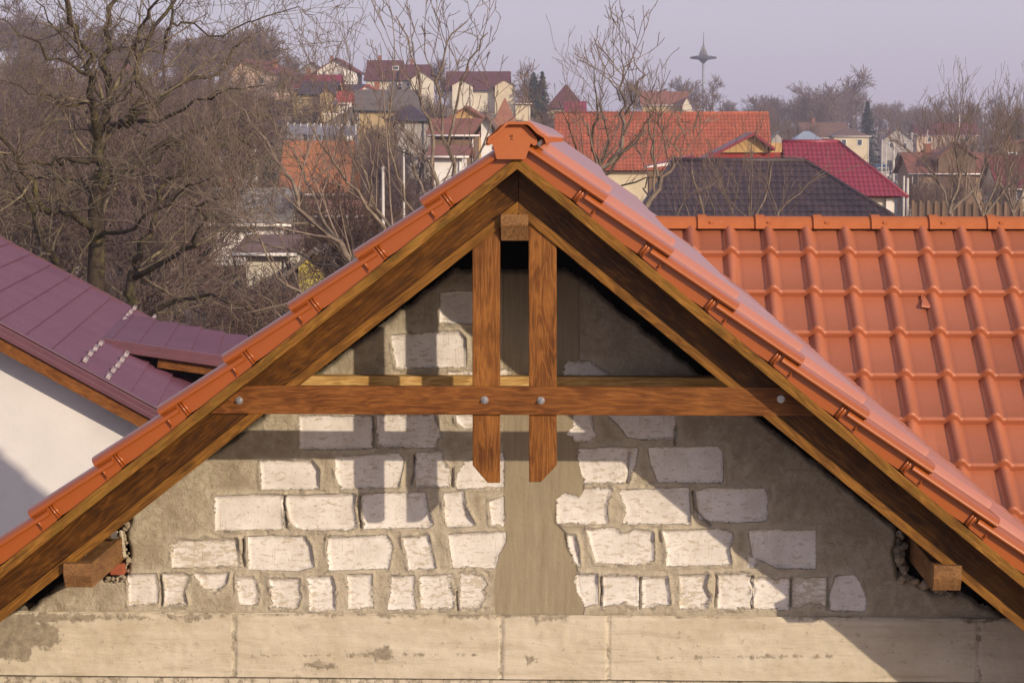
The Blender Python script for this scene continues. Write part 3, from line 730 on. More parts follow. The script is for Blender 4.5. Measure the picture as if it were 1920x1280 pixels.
for pp_ in ([(-30, 1150), (60, 1158), (118, 1170), (118, 1200), (100, 1214), (66, 1210), (58, 1238), (20, 1232), (-30, 1236)], [(-60, 1148), (250, 1148), (300, 1158), (180, 1160), (60, 1170), (-60, 1175)], [(300, 1148), (430, 1148), (420, 1156), (360, 1164), (320, 1156)], [(560, 1148), (1000, 1148), (960, 1155), (700, 1154)], [(940, 1148), (1100, 1148), (1060, 1158), (1010, 1164), (980, 1154)], [(1470, 1148), (1640, 1148), (1600, 1160), (1500, 1158)], [(1680, 1148), (1900, 1148), (1860, 1170), (1760, 1158)], [(438, 1150), (442, 1150), (442, 1272), (438, 1272)], [(938, 1160), (941, 1160), (941, 1262), (938, 1262)], [(1137.5, 1155), (1140.5, 1155), (1140.5, 1272), (1137.5, 1272)], [(1833, 1160), (1836, 1160), (1836, 1272), (1833, 1272)], [(470, 1225), (900, 1222), (900, 1224), (470, 1227)], [(1230, 1228), (1560, 1226), (1560, 1228), (1230, 1230)], [(560, 1240), (600, 1232), (640, 1246), (600, 1256)], [(690, 1215), (730, 1205), (745, 1228), (705, 1240)], [(980, 1225), (1000, 1220), (1010, 1240), (990, 1245)]):
    PT = np.maximum(PT, np.clip(sdf(tow(pp_), BX, BZ), -.08, .05))
a = me.attributes.new('patch', 'FLOAT', 'POINT'); a.data.foreach_set('value', PT.ravel().astype(np.float32))
cb = bpy.data.objects.new('concrete_beam', me); COL.objects.link(cb); cb.parent = house0
mb = MB(); mb.box(bx0, bx1, YW - .018, YW + .2, zb2 + .001, zb1 - .004); mb.build('beam_core', MT['beam'], house0, HO)
mb = MB(); mb.box(bx0, bx1, YW - .035, YW + .25, zb2 - .35, zb2 - .006); mb.build('floor_slab_edge', MT['beam'], house0, HO)
mb = MB(); mb.box(bx0, bx1, YW, YW + .25, -7, zb2 - .352); mb.box(bx0, bx0 + .25, YW + .251, YB - .4, -7, -2.72); mb.box(bx1 - .25, bx1, YW + .251, YB - .4, -7, -2.72)
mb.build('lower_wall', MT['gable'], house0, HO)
mb = MB(); mb.prism([(-3.0, YB - .35, -7), (2.6, YB - .35, -7), (2.6, YB - .35, -2.55), (xr, YB - .35, zr - .2), (-3.0, YB - .35, -2.4)], (0, .2, 0)); mb.build('rear_wall', MT['stucco'], house0, HO)
# added near-black sheet standing in for the attic's darkness inside the eaves
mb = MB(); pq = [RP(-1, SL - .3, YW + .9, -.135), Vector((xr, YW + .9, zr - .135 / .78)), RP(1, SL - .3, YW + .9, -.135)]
mb.prism(pq + [Vector((pq[2].x, YW + .9, -3.2)), Vector((pq[0].x, YW + .9, -3.2))], (0, .03, 0)); mb.build('attic_dark_backing', MT['gap'], house0, HO)
# rubble in the purlin pockets
rng = random.Random(3)
def lumps(name, spots, m):
    bm = bmesh.new()
    for (px, py, y_, r) in spots:
        c = P(px, py, y_) - Vector(HO)
        mt_ = Matrix.Translation(c) @ Matrix.Rotation(rng.uniform(0, 6), 4, (rng.random(), rng.random(), rng.random() + .01)) @ Matrix.Diagonal((r, r * rng.uniform(.6, 1), r * rng.uniform(.6, 1.1), 1))
        res = bmesh.ops.create_icosphere(bm, subdivisions=2, radius=1, matrix=mt_)
        for v in res['verts']: v.co += Vector([rng.uniform(-1, 1) * r * .16 for _ in range(3)])
    me = bpy.data.meshes.new(name); bm.to_mesh(me); bm.free(); me.materials.append(m)
    o = bpy.data.objects.new(name, me); COL.objects.link(o); o.parent = house0; return o
lumps('mortar_rubble', [(1689 + rng.uniform(-7, 9), 1000 + i * 6.0, YW + rng.uniform(-.02, .05), rng.uniform(.012, .028)) for i in range(16)] + [(1700 + i * 8, 1082 + i * 3.2 + rng.uniform(-4, 4), YW + rng.uniform(-.02, .03), rng.uniform(.012, .026)) for i in range(11)], MT['rubble'])
lumps('mortar_rubble', [(236 + rng.uniform(-5, 7), 972 + i * 6.5, YW + rng.uniform(-.0, .03), rng.uniform(.008, .018)) for i in range(16)] + [(200 + i * 4, 1086 + rng.uniform(-4, 4), YW + rng.uniform(-.01, .02), rng.uniform(.008, .016)) for i in range(10)], MT['rubble'])
lumps('foam_filler', [(213 + i * 2.3, 994 + (i ** 1.5) * 1.0, YW - .01, .010) for i in range(3)] + [(227 + .8 * i, 997 + i * 5.5, YW - .01, .010) for i in range(9)], MT['foam'])
p0, p1 = P(207, 1077, YW - .02), P(233, 1056, YW - .02); mb = MB(); mb.box(p0.x, p1.x, YW - .03, YW + .1, p0.z, p1.z); mb.build('brick_chip', MT['clay_bit'], house0, HO, bevel=.006)

# ---- wing with its own tile roof (part of the same house)
u_w = Vector((0, -1, -wm)).normalized(); n_w = Vector((0, -wm, 1)).normalized()
Gw = .362
t = MB(); WX0, WX1 = .15, 6.2
LW = 4.0
tiles(t, Vector((WX0, WY, WZ)), u_w, Vector((1, 0, 0)), n_w, LW, WX1 - WX0, Gw, WN, prof_near, 14, .040, s_off=Gw - .30, bead=.006)
sinw = wm / math.sqrt(1 + wm * wm)
def celltile(name, base):          # every tile a slightly different firing tone
    m = MT[base].copy(); m.name = name; tt = m.node_tree; bs = [n_ for n_ in tt.nodes if n_.type == 'BSDF_PRINCIPLED'][0]; src = bs.inputs['Base Color'].links[0].from_socket
    tc = tt.nodes.new('ShaderNodeTexCoord'); sx = tt.nodes.new('ShaderNodeSeparateXYZ'); L(tt, tc.outputs['Object'], sx.inputs[0])
    fx_ = math_(tt, 'FLOOR', math_(tt, 'DIVIDE', math_(tt, 'SUBTRACT', sx.outputs[0], WX0 - .005), WN)); fz_ = math_(tt, 'FLOOR', math_(tt, 'DIVIDE', math_(tt, 'SUBTRACT', sx.outputs[2], WZ + 7 - .30 * sinw + .012), Gw * sinw))
    cb2 = tt.nodes.new('ShaderNodeCombineXYZ'); L(tt, fx_, cb2.inputs[0]); L(tt, fz_, cb2.inputs[2]); wn = tt.nodes.new('ShaderNodeTexWhiteNoise'); wn.noise_dimensions = '3D'; L(tt, cb2.outputs[0], wn.inputs['Vector'])
    rp_ = ramp(tt, wn.outputs['Value'], [(0, (.86, .84, .83)), (.5, (.97, .97, .96)), (1, (1.0, 1.0, 1.0))]); L(tt, mixc(tt, 1, src, rp_.outputs[0], 'MULTIPLY'), bs.inputs['Base Color']); return m
MT['tile_wing'] = celltile('clay_tile_wing', 'tile')
wt = t.build('wing_roof_tiles', MT['tile_wing'], roofo, HO, fix=False)
clip_obj(wt, vp + Vector((-.02, 0, 0)) - Vector(HO), -vno)
# rear slope + deck of the wing
mb = MB(); ye = WY - LW * u_w.y * -1
A = Vector((0, WY, WZ - .03)); fr = A + u_w * LW
for (x0, x1) in ((.6, WX1),):
    mb.prism([(x0, WY, WZ - .012), (x0, WY + 3.2, WZ - .012 - wm * 3.2), (x0, WY + 3.2, WZ - .1 - wm * 3.2), (x0, WY, WZ - .1)], (x1 - x0, 0, 0))
mb2 = MB()
mb2.prism([(3.2, fr.y + .05, fr.z - .0), (3.2, WY, WZ - .02), (3.2, WY, WZ - .10), (3.2, fr.y + .05, fr.z - .08)], (WX1 - 3.2, 0, 0))
mb.build('wing_rear_roof', MT['tile'], roofo, HO); mb2.build('wing_deck', MT['wood_dark'], roofo, HO)
mb = MB(); mb.box(2.76, 5.9, 11.9, 12.1, -7, -2.55); mb.box(5.7, 5.9, 12.11, 16.8, -7, -2.4); mb.build('wing_wall', MT['stucco'], house0, HO)
# wing ridge tiles, collared
wr = MB(); kk = 9; pitch_w = P(1533 - .5, 405, WY).x - P(1424.5, 405, WY).x; rr_ = .085
def arc(r, y_=0): return [(r * math.cos(a_), r * math.sin(a_) * .92) for a_ in [math.pi * (i / kk) for i in range(kk + 1)]]
def tube_x(mb, x0, x1, r0, r1, cap=True):
    b = len(mb.v); a = arc(r0); c = arc(r1)
    for (x, pr) in ((x0, a), (x1, c)):
        for (yy, zz) in pr: mb.v.append((x, yy, zz))
    for i in range(kk): mb.f.append((b + i, b + i + 1, b + kk + 1 + i + 1, b + kk + 1 + i)); mb.sm.append(True); mb.mi.append(0)
    if cap:
        for (x, pr) in ((x0, a), (x1, c)): mb.poly([(x, yy, zz) for yy, zz in pr])
tube_x(wr, .03, pitch_w + .01, rr_, rr_ * .97, True); tube_x(wr, -.025, .03, rr_ * 1.13, rr_ * 1.12, True)
wr.box(.05, .075, -rr_ * .9 - .006, -rr_ * .9 + .01, .03, .045)
wcap = wr.build('ridge_tile', MT['ridge'], roofo, fix=False)
xs = P(1315, 405, WY).x; zc = P(1500, 405, WY - .02).z - rr_ * .92
xx = xs - pitch_w; i = 0
while xx < WX1:
    o = wcap if i == 0 else wcap.copy()
    if i: COL.objects.link(o); o.parent = roofo
    o.location = Vector((xx, WY, zc)) - Vector(HO); xx += pitch_w; i += 1
# little snow-stop tile with an upright fin
c = P(1741, 578, 13.7)
mb = MB(); a0, a1, a2 = P(1722, 583, 13.68), P(1726, 545, 13.74), P(1733, 575, 13.72)
fx = P(1724, 545, 13.7)
sb = P(1728, 578, 13.69); st_ = P(1727, 546, 13.80)
mb.prism([Vector((sb.x, sb.y, sb.z)), Vector((sb.x, sb.y - .0, sb.z + .02)), Vector((st_.x, st_.y, st_.z)), Vector((st_.x, st_.y + .06, st_.z - .05))], (.008, 0, 0))
r1_ = P(1728, 572, 13.66); r2_ = P(1764, 576, 13.66); r3_ = P(1752, 553, 13.80); r4_ = P(1732, 551, 13.80)
mb.prism([r1_, r2_, r3_, r4_], (0, -.004, -.012))
mb.build('snow_stop_tile', MT['tile'], roofo, HO)

# ------------------------------------------------------------------ TERRAIN
DK = [0, 60, 120, 200, 300, 400, 500, 700, 1000, 2500]
TZ = {-300: [-7, -7, -6, 0, 9, 15, 20, 25, 28, 30], 300: [-7, -7, -6, -2, 3.5, 9.5, 14, 20, 22, 22], 600: [-7, -7, -6, -3, 2.5, 8, 10, 11, 12, 12],
      1000: [-7, -7, -6.5, -5, -1, 4, 6, 7, 8, 8], 1300: [-7, -7, -7, -6, -3, 2, 4, 5, 6, 6], 1600: [-7, -7, -7.3, -7.3, -7.6, -8, -7, -1, 4, 6], 2300: [-7, -7, -7.3, -7.3, -7.6, -8, -7, -1, 4, 6]}
PXK = sorted(TZ)
def terr(x, y):
    y = max(y, 1.0); px = 1095 + x / y * F
    if y < 60: px = 1095 + x / 60 * F
    px = min(max(px, PXK[0]), PXK[-1])
    zs = [np.interp(min(y, 2500), DK, TZ[k]) for k in PXK]
    return float(np.interp(px, PXK, zs))
MT['ground'] = M('winter_grass_soil', (.33, .26, .18), (.13, .10, .07), .35, .95, .6, 6, rnd=False)
ys = [-40, -10, 0, 10, 20, 30, 40, 50, 60, 75, 90, 105, 120, 140, 160, 180, 200, 225, 250, 275, 300, 325, 350, 375, 400, 430, 460, 500, 550, 600, 700, 850, 1000, 1120]
fr_ = np.linspace(-1, 1, 61); V_ = []; F_ = []
for y in ys:
    half = 40 + abs(y) * .5
    for f in fr_: V_.append((f * half, y, terr(f * half, y)))
for j in range(len(ys) - 1):
    for i in range(60): a = j * 61 + i; F_.append((a, a + 1, a + 62, a + 61))
me = mesh_np('ground', np.array(V_), np.array(F_)); me.materials.append(MT['ground'])
o = bpy.data.objects.new('ground', me); COL.objects.link(o); tag(o, kind='structure')
# road up the valley on the right
MT['road'] = M('pale_asphalt', (.30, .29, .28), (.22, .21, .20), .5, .8, rnd=False)
rp = [(1668, 120), (1672, 200), (1676, 300), (1682, 400), (1676, 470), (1672, 560), (1690, 700)]
V_ = []; F_ = []
for px, D in rp:
    c = P(px, 300, D); hw = 3.4
    for sx in (-hw, hw): V_.append((c.x + sx, D, terr(c.x + sx, D) + .06))
for i in range(len(rp) - 1): F_.append((2 * i, 2 * i + 1, 2 * i + 3, 2 * i + 2))
me = mesh_np('road', np.array(V_), np.array(F_)); me.materials.append(MT['road']); o = bpy.data.objects.new('road', me); COL.objects.link(o); tag(o, kind='structure')

# ------------------------------------------------------------------ LEFT NEIGHBOUR (rotated house with purple metal tiles)
def metalmat():
    m, t, b = newmat('purple_metal_tile'); tc = t.nodes.new('ShaderNodeTexCoord'); v = tc.outputs['Object']
    wv = t.nodes.new('ShaderNodeTexWave'); wv.wave_type = 'BANDS'; wv.bands_direction = 'Y'; wv.inputs['Scale'].default_value = 1.716; wv.inputs['Distortion'].default_value = .0
    L(t, v, wv.inputs['Vector'])
    n = noise(t, v, 1.1, 4, .6); c = ramp(t, n, [(.3, (.10, .040, .062)), (.7, (.13, .052, .080))]).outputs[0]
    rb = ramp(t, wv.outputs['Fac'], [(.0, (.35, .35, .35)), (.4, (1, 1, 1))]).outputs[0]
    c = mixc(t, 1, c, rb, 'MULTIPLY')
    L(t, c, b.inputs['Base Color']); b.inputs['Roughness'].default_value = .45; b.inputs['Specular IOR Level'].default_value = .45
    bump(t, b, wv.outputs['Fac'], .5, .012); return m
MT['purple'] = metalmat()
MT['guard'] = M('snow_guard_metal', (.30, .25, .26), (.12, .09, .10), 30, .35, metal=.3)
MT['purple_trim'] = M('purple_metal_trim', (.12, .045, .06), (.09, .035, .048), 3, .4, spec=.5)
vpt = ray(550, 262); R2 = Vector((vpt.x, vpt.y, 0)).normalized(); Q2 = Vector((R2.y, -R2.x, 0))     # R2 depth, Q2 right
def hit_vplane(px, py, A, d2):       # intersection of a view ray with the vertical plane through A spanned by d2 and z
    r = ray(px, py); n = Vector((d2.y, -d2.x, 0)); return r * (A.dot(n) / r.dot(n))
def hit_plane(px, py, A, n):
    r = ray(px, py); return r * (A.dot(n) / r.dot(n))
A0 = P(0, 616, 24.0); B0 = hit_vplane(283, 770, A0, Q2)
dn = (B0 - A0).normalized(); NR = dn.cross(R2).normalized()
if NR.z < 0: NR = -NR
C0 = hit_plane(0, 450, A0, NR); C1 = hit_plane(240, 575, A0, NR)
dep = (C0 - A0).dot(R2); dep = .5 * (dep + (C1 - A0).dot(R2))
# local frame: x along dn (down slope), y along R2, z = NR ; origin at A0
nb = empty('stucco_house', (A0.x, A0.y, -7), 'white stucco house with purple metal tile roof beside the left eave of the orange roof', 'house')
NBO = Vector((A0.x, A0.y, -7))
Lf = Matrix(((dn.x, R2.x, NR.x, 0), (dn.y, R2.y, NR.y, 0), (dn.z, R2.z, NR.z, A0.z + 7), (0, 0, 0, 1)))
if Lf.determinant() < 0: print('LEFT-HANDED')
# step lines: image spacing 50 px on the front verge
stp = (hit_vplane(89, 665, A0, Q2) - hit_vplane(39, 637, A0, Q2)).length
ph = (hit_vplane(89, 662, A0, Q2) - A0).dot(dn) % stp
def metal_roof(x0, x1, yf0, yf1, st_, phs, lift=.028, per=.183):
    mb = MB(); xs_ = [x0]; k = math.ceil((x0 - phs) / st_)
    x = phs + k * st_
    while x < x1:
        if x > x0 + .01: xs_.append(x)
        x += st_
    xs_.append(x1); hs = [-.022, .006, .022, .006]
    for i in range(len(xs_) - 1):
        a, b_ = xs_[i], xs_[i + 1]
        for (c, d, h0, h1) in ((a, b_, 0, lift), (b_, b_ + .004, lift, 0)):
            y1_ = max(yf1(c), yf1(d)); n = max(1, int(y1_ / (per / 4))); b0 = len(mb.v)
            for (xx_, hh_) in ((c, h0), (d, h1)):
                yl = yf1(xx_)
                for q in range(n + 1): mb.v.append((xx_, min(q * per / 4, yl), hh_ + hs[q % 4]))
            for q in range(n): mb.f.append((b0 + q, b0 + q + 1, b0 + n + 2 + q, b0 + n + 1 + q)); mb.sm.append(True); mb.mi.append(0)
    return mb
def yr_line(pa, pb):     # rear silhouette line of the main plane, as y(x) in local frame
    a, b_ = hit_plane(*pa, A0, NR) - A0, hit_plane(*pb, A0, NR) - A0
    ax, ay, bx, by = a.dot(dn), a.dot(R2), b_.dot(dn), b_.dot(R2); return lambda x: ay + (by - ay) * (x - ax) / (bx - ax)
yrear = yr_line((0, 450), (252, 585))
K0 = hit_plane(186, 637, A0, NR) - A0; kx, ky = K0.dot(dn), K0.dot(R2)
Hh = hit_plane(250, 588, A0, NR) - A0; hx, hy = Hh.dot(dn), Hh.dot(R2)
Ltot = (B0 - A0).length + 3.2
mb = metal_roof(-5.5, Ltot, lambda x: 0, lambda x: yrear(x), stp, ph)
nr = mb.build('roof', MT['purple'], nb, fix=False); nr.matrix_local = Lf
mb = MB(); mb.box(-5.5, Ltot, .36, yrear(0) - .1, -.16, -.03); sf = mb.build('roof_deck', MT['wood_dark'], nb); sf.matrix_local = Lf
# verge trim, soffit
mb = MB(); mb.box(-5.5, Ltot, -.045, .05, -.055, .04); mb.box(-5.5, Ltot, -.06, -.046, -.075, -.02); mb.box(-5.5, Ltot, -.01, .09, .046, .062)
o = mb.build('verge_trim', MT['purple_trim'], nb, bevel=.006); o.matrix_local = Lf
mb = MB(); mb.box(-5.5, Ltot, -.02, .34, -.215, -.077); o = mb.build('soffit_board', MT['wood'], nb); o.matrix_local = Lf
mb = MB()
yy_ = [yrear(-5.5), yrear(Ltot)]
mb.prism([(-5.5, yy_[0], -.08), (Ltot, yy_[1], -.08), (Ltot, yy_[1], .05), (-5.5, yy_[0], .05)], (0, .05, 0)); o = mb.build('rear_trim', MT['purple_trim'], nb); o.matrix_local = Lf
# shed dormer plane (lower pitch)
K1 = hit_vplane(425, 672, A0 + K0, Q2); dd = (K1 - (A0 + K0)).normalized(); ND = dd.cross(R2).normalized(); ND = ND if ND.z > 0 else -ND
Ld = Matrix(((dd.x, R2.x, ND.x, (A0 + K0).x - NBO.x), (dd.y, R2.y, ND.y, (A0 + K0).y - NBO.y), (dd.z, R2.z, ND.z, (A0 + K0).z + 7), (0, 0, 0, 1)))
r0 = hit_plane(262, 597, A0 + K0, ND) - A0 - K0; r1 = hit_plane(440, 630, A0 + K0, ND) - A0 - K0
ydr = lambda x: r0.dot(R2) + (r1.dot(R2) - r0.dot(R2)) * (x - r0.dot(dd)) / (r1.dot(dd) - r0.dot(dd))
Ldm = (K1 - A0 - K0).length + 1.5
mb = metal_roof(0, Ldm, lambda x: 0, ydr, stp, stp * .45)
o = mb.build('dormer_roof', MT['purple'], nb, fix=False); o.matrix_local = Ld
mb = MB(); mb.box(-.05, Ldm, -.05, .03, -.10, .03); mb.box(-.05, Ldm, -.065, -.051, -.11, -.05); o = mb.build('dormer_trim', MT['purple_trim'], nb, bevel=.005); o.matrix_local = Ld
mb = MB(); mb.box(.1, Ldm, .1, ydr(1) - .05, -.14, -.02); o = mb.build('dormer_deck', MT['wood'], nb); o.matrix_local = Ld
mb = MB(); mb.box(.75, Ldm, .04, .12, -.24, -.105); o = mb.build('dormer_beam', MT['wood'], nb); o.matrix_local = Ld
# near-black sheet standing for the shade in the open dormer side, set back
ck0 = Ld @ Vector((.2, .9, -.06)); ck1 = Ld @ Vector((Ldm, .9, -.06)); ck2 = Lf @ Vector((Ltot, K0.dot(R2) + .9, -.02)); ck3 = Lf @ Vector((kx + .3, ky + .9, -.02))
mb = MB(); mb.prism([ck0, ck1, ck2, ck3], R2 * .05); mb.build('dormer_shade_sheet', MT['gap'], nb)
# snow stops: little arched clips standing on the step lines
sg0 = None
for (px, py) in ((246, 582), (239, 589), (233, 596), (227, 603), (283, 599), (277, 605), (182, 649), (172, 658), (162, 668), (153, 680), (230, 669), (222, 679), (214, 689), (205, 699), (196, 711)):
    q_ = hit_plane(px, py, A0, NR) - A0
    if sg0 is None:
        mb = MB(); w2 = .05
        pr5 = [(-.07, .0), (-.05, .045), (-.018, .066), (.018, .066), (.05, .045), (.07, .0)]
        for i in range(5):
            a, b_ = pr5[i], pr5[i + 1]
            mb.prism([(0, a[0], a[1]), (0, b_[0], b_[1]), (0, b_[0] * .85, b_[1] - .012), (0, a[0] * .85, a[1] - .012)], (w2, 0, 0))
        sg0 = mb.build('snow_guard', MT['guard'], nr); o = sg0
    else: o = sg0.copy(); COL.objects.link(o); o.parent = nr
    o.location = (q_.dot(dn), q_.dot(R2), .03)
# gable wall and body of that house (local, plumb frame x=Q2 y=R2)
Lw = Matrix(((Q2.x, R2.x, 0, 0), (Q2.y, R2.y, 0, 0), (0, 0, 1, A0.z + 7), (0, 0, 0, 1)))
sl_ = dn.dot(Q2); dz_ = dn.z
def zroof(x): return x * dz_ / sl_ - .24
xe = (Ltot - .6) * sl_
mb = MB(); zb = -(A0.z + 7)
mb.prism([(-5, .30, zb), (xe, .30, zb), (xe, .30, zroof(xe)), (-5, .30, zroof(-5))], (0, .3, 0))
o = mb.build('gable_wall', MT['stucco'], nb); o.matrix_local = Lw
mb = MB(); yb = yrear(0) - .6
mb.prism([(-5, yb, zb), (xe, yb, zb), (xe, yb, zroof(xe)), (-5, yb, zroof(-5))], (0, .3, 0)); mb.box(xe - .3, xe, .61, yb - .01, zb, zroof(xe)); mb.box(-5, -4.7, .61, yb - .01, zb, zroof(-5))
o = mb.build('side_wall', MT['stucco'], nb); o.matrix_local = Lw

# ------------------------------------------------------------------ BACKGROUND HOUSES
HM = {}
def hm(k, *a, **kw):
    if k not in HM: HM[k] = M('wall_' + k, *a, **kw)
    return HM[k]
WALL = dict(white=((.74, .71, .68), (.60, .57, .55)), cream=((.60, .55, .46), (.50, .46, .38)), yellow=((.43, .325, .18), (.33, .25, .14)), peach=((.52, .38, .28), (.42, .30, .22)),
            grey=((.36, .33, .31), (.27, .25, .23)), brick=((.34, .25, .16), (.22, .15, .10)), beige=((.58, .50, .35), (.48, .41, .29)), brown=((.20, .13, .09), (.13, .09, .06)),
            green=((.05, .16, .12), (.04, .12, .10)), lemon=((.46, .37, .09), (.34, .28, .09)), plank=((.52, .34, .15), (.33, .2, .09)), red=((.30, .04, .035), (.24, .03, .03)))
for k, (a, b_) in WALL.items(): hm(k, a, b_, scale=.8, rough=.9)
ROOF = dict(clayred=((.33, .15, .09), (.22, .10, .065), 3.4), darkred=((.16, .035, .035), (.12, .028, .028), 2.6), maroon=((.115, .04, .042), (.085, .032, .034), 2.6), plum=((.06, .04, .055), (.04, .028, .04), 2.6), burg=((.24, .03, .055), (.19, .025, .045), 2.6),
            red=((.36, .06, .05), (.28, .05, .04), 2.6), orange=((.40, .15, .055), (.22, .10, .06), 3.4), rust=((.27, .10, .06), (.16, .065, .045), 3.4), brown=((.17, .10, .07), (.11, .065, .05), 3.2),
            greybrown=((.15, .125, .105), (.10, .083, .07), 2.0), slate=((.28, .33, .40), (.22, .27, .34), 2.2), asbestos=((.23, .21, .18), (.15, .135, .12), 1.5), palepink=((.62, .40, .28), (.52, .33, .23), 3))
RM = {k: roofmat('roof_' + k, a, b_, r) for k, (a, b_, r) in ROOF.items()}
MT['glass'] = M('window_glass', (.06, .07, .09), (.03, .035, .05), 4, .15, spec=.6)
MT['frame_w'] = M('white_frame', (.72, .72, .72), (.62, .62, .62), 4, .6)
MT['towerm'] = M('blue_grey_steel', (.05, .065, .085), (.03, .04, .055), 2, .6)
MT['chim'] = M('chimney_brick', (.28, .12, .08), (.18, .08, .05), 9, .9)

def house(label, px0, px1, pe, pr, D, kind='side', wall='cream', roof='maroon', depth=8, base=None, wins=(), inset=0, ov=.45, rot=0, chim=(), door=None, wcol='frame_w', gable=None, apex=None, thick=.16, name='distant_house', cat='house', wing=()):
    x0, x1 = P(px0, pe, D).x, P(px1, pe, D).x; cx = (x0 + x1) / 2; hw = (x1 - x0) / 2 - (ov if kind != 'front' else ov)
    g = terr(cx, D) if base is None else P(cx, base, D).z
    if base is not None: g = P(900, base, D).z
    bz = min(g, terr(cx, D)) - .4
    h = empty(name, (cx, D, bz), label, cat, rz=math.radians(rot))
    ze = P(px0, pe, D).z - bz
    mb = MB(); rf = MB()
    if kind in ('side', 'hip'):
        zr_ = P(900, pr, D + depth / 2).z - bz; ins = min(inset, hw + ov - .05) if kind == 'hip' else 0
        mb.box(-hw, hw, 0, depth, 0, ze)
        if kind == 'side':
            for sx in (-hw, hw - .2):
                mb.prism([(sx, 0, ze), (sx, depth, ze), (sx, depth / 2, zr_ - .12)], (.2, 0, 0))
        X = hw + ov; sl = (zr_ - ze) / (depth / 2); y0 = -ov; ze0 = ze - ov * sl
        if kind == 'side':
            rf.prism([(-X, y0, ze0), (-X, depth / 2, zr_), (-X, depth - y0, ze0), (-X, depth - y0, ze0 - thick), (-X, depth / 2, zr_ - thick), (-X, y0, ze0 - thick)], (2 * X, 0, 0))
        else:
            a, b2, c, d_ = (-X, y0, ze0), (X, y0, ze0), (X, depth - y0, ze0), (-X, depth - y0, ze0); r0_, r1__ = (-X + ins, depth / 2, zr_), (X - ins, depth / 2, zr_)
            rf.poly([a, b2, r1__, r0_]); rf.poly([c, d_, r0_, r1__]); rf.poly([b2, c, r1__]); rf.poly([d_, a, r0_]); 
            lo = [(p[0], p[1], p[2] - thick) for p in (a, b2, c, d_)]; rf.poly(lo[::-1])
            for i in range(4): rf.poly([lo[i], lo[(i + 1) % 4], (a, b2, c, d_)[(i + 1) % 4], (a, b2, c, d_)[i]])
    else:
        zr_ = P(900, pr, D).z - bz; ax = 0 if apex is None else P(apex, pe, D).x - cx
        mb.box(-hw, hw, 0, depth, 0, ze)
        mb.prism([(-hw, 0, ze), (hw, 0, ze), (ax, 0, zr_ - .15)], (0, .2, 0)); mb.prism([(-hw, depth - .2, ze), (hw, depth - .2, ze), (ax, depth - .2, zr_ - .15)], (0, .2, 0))
        sl = (zr_ - ze) / max(hw + ax, .1); s2 = (zr_ - ze) / max(hw - ax, .1); X = hw + ov
        rf.prism([(-X, -ov, ze - ov * sl), (ax, -ov, zr_), (X, -ov, ze - ov * s2), (X, -ov, ze - ov * s2 - thick), (ax, -ov, zr_ - thick * 1.2), (-X, -ov, ze - ov * sl - thick)], (0, depth + 2 * ov, 0))
    wl = mb.build('wall', HM[wall], h); ro = rf.build('roof', RM[roof], h)
    if not wins and not wing and hw > 1.6:
        pw = F / D; wins = [(px0 + (px1 - px0) * f_, pe + 1.35 * pw, 1.0 * pw, 1.25 * pw) for f_ in ((.3, .7) if hw < 4 else (.22, .5, .78))]
    if not chim and kind != 'hip' and hw > 2 and depth > 5:
        cb_ = MB(); cz = (zr_ if kind == 'side' else ze + .6 * (zr_ - ze)); cx2 = hw * (.45 if int(px0) % 2 else -.4); cy2 = depth * .5 + (.6 if kind == 'side' else 0)
        cb_.box(cx2 - .28, cx2 + .28, cy2 - .28, cy2 + .28, cz - 1.2, cz + .75); cb_.box(cx2 - .35, cx2 + .35, cy2 - .35, cy2 + .35, cz + .751, cz + .87); cb_.build('chimney', MT['chim'], ro)
    if kind != 'front':
        gb = MB(); gb.cyl((-hw - ov, -ov - .06, ze0 - .05), (hw + ov, -ov - .06, ze0 - .05), .075, k=6); gb.cyl((hw - .1, -.08, 0), (hw - .1, -.08, ze0), .05, k=6); gb.build('gutter', MT['towerm'] if roof in ('plum', 'maroon', 'greybrown') else HM['white'], ro)
    if gable and kind == 'front':
        gm = MB(); gm.prism([(-hw + .1, -.03, ze), (hw - .1, -.03, ze), (ax, -.03, zr_ - .3)], (0, .025, 0)); gm.build('gable_boarding', HM[gable], h)
    for (wx, wy, ww, wh) in wins:       # px centre, py centre, px size
        c = P(wx, wy, D); lx, lz = c.x - cx, c.z - bz; a, b2 = ww / 2 * D / F, wh / 2 * D / F
        fm = MB(); t_ = min(.10, a * .3)
        for (q0, q1, q2, q3) in ((-a, a, b2 - t_, b2), (-a, a, -b2, -b2 + t_), (-a, -a + t_, -b2 + t_, b2 - t_), (a - t_, a, -b2 + t_, b2 - t_)): fm.box(lx + q0, lx + q1, -.09, -.0, lz + q2, lz + q3)
        fo = fm.build('window', MT[wcol], h); pm = MB(); pm.box(lx - a + t_, lx + a - t_, -.05, -.002, lz - b2 + t_, lz + b2 - t_); pm.build('pane', MT['glass'], fo)
    for (wx, wy, wh) in chim:
        yy = D + depth * .5; c = P(wx, wy, yy); rb = MB(); rb.box(c.x - cx - .25, c.x - cx + .25, depth * .5 - .25, depth * .5 + .25, c.z - bz - 1.4, c.z - bz); rb.box(c.x - cx - .32, c.x - cx + .32, depth * .5 - .32, depth * .5 + .32, c.z - bz, c.z - bz + .12)
        rb.build('chimney', MT['chim'], ro)
    if door:
        c = P(door[0], door[1], D); a, b2 = door[2] / 2 * D / F, door[3] / 2 * D / F; dm = MB(); dm.box(c.x - cx - a, c.x - cx + a, -.06, -.001, c.z - bz - b2, c.z - bz + b2); dm.build('door', HM['brown'], h)
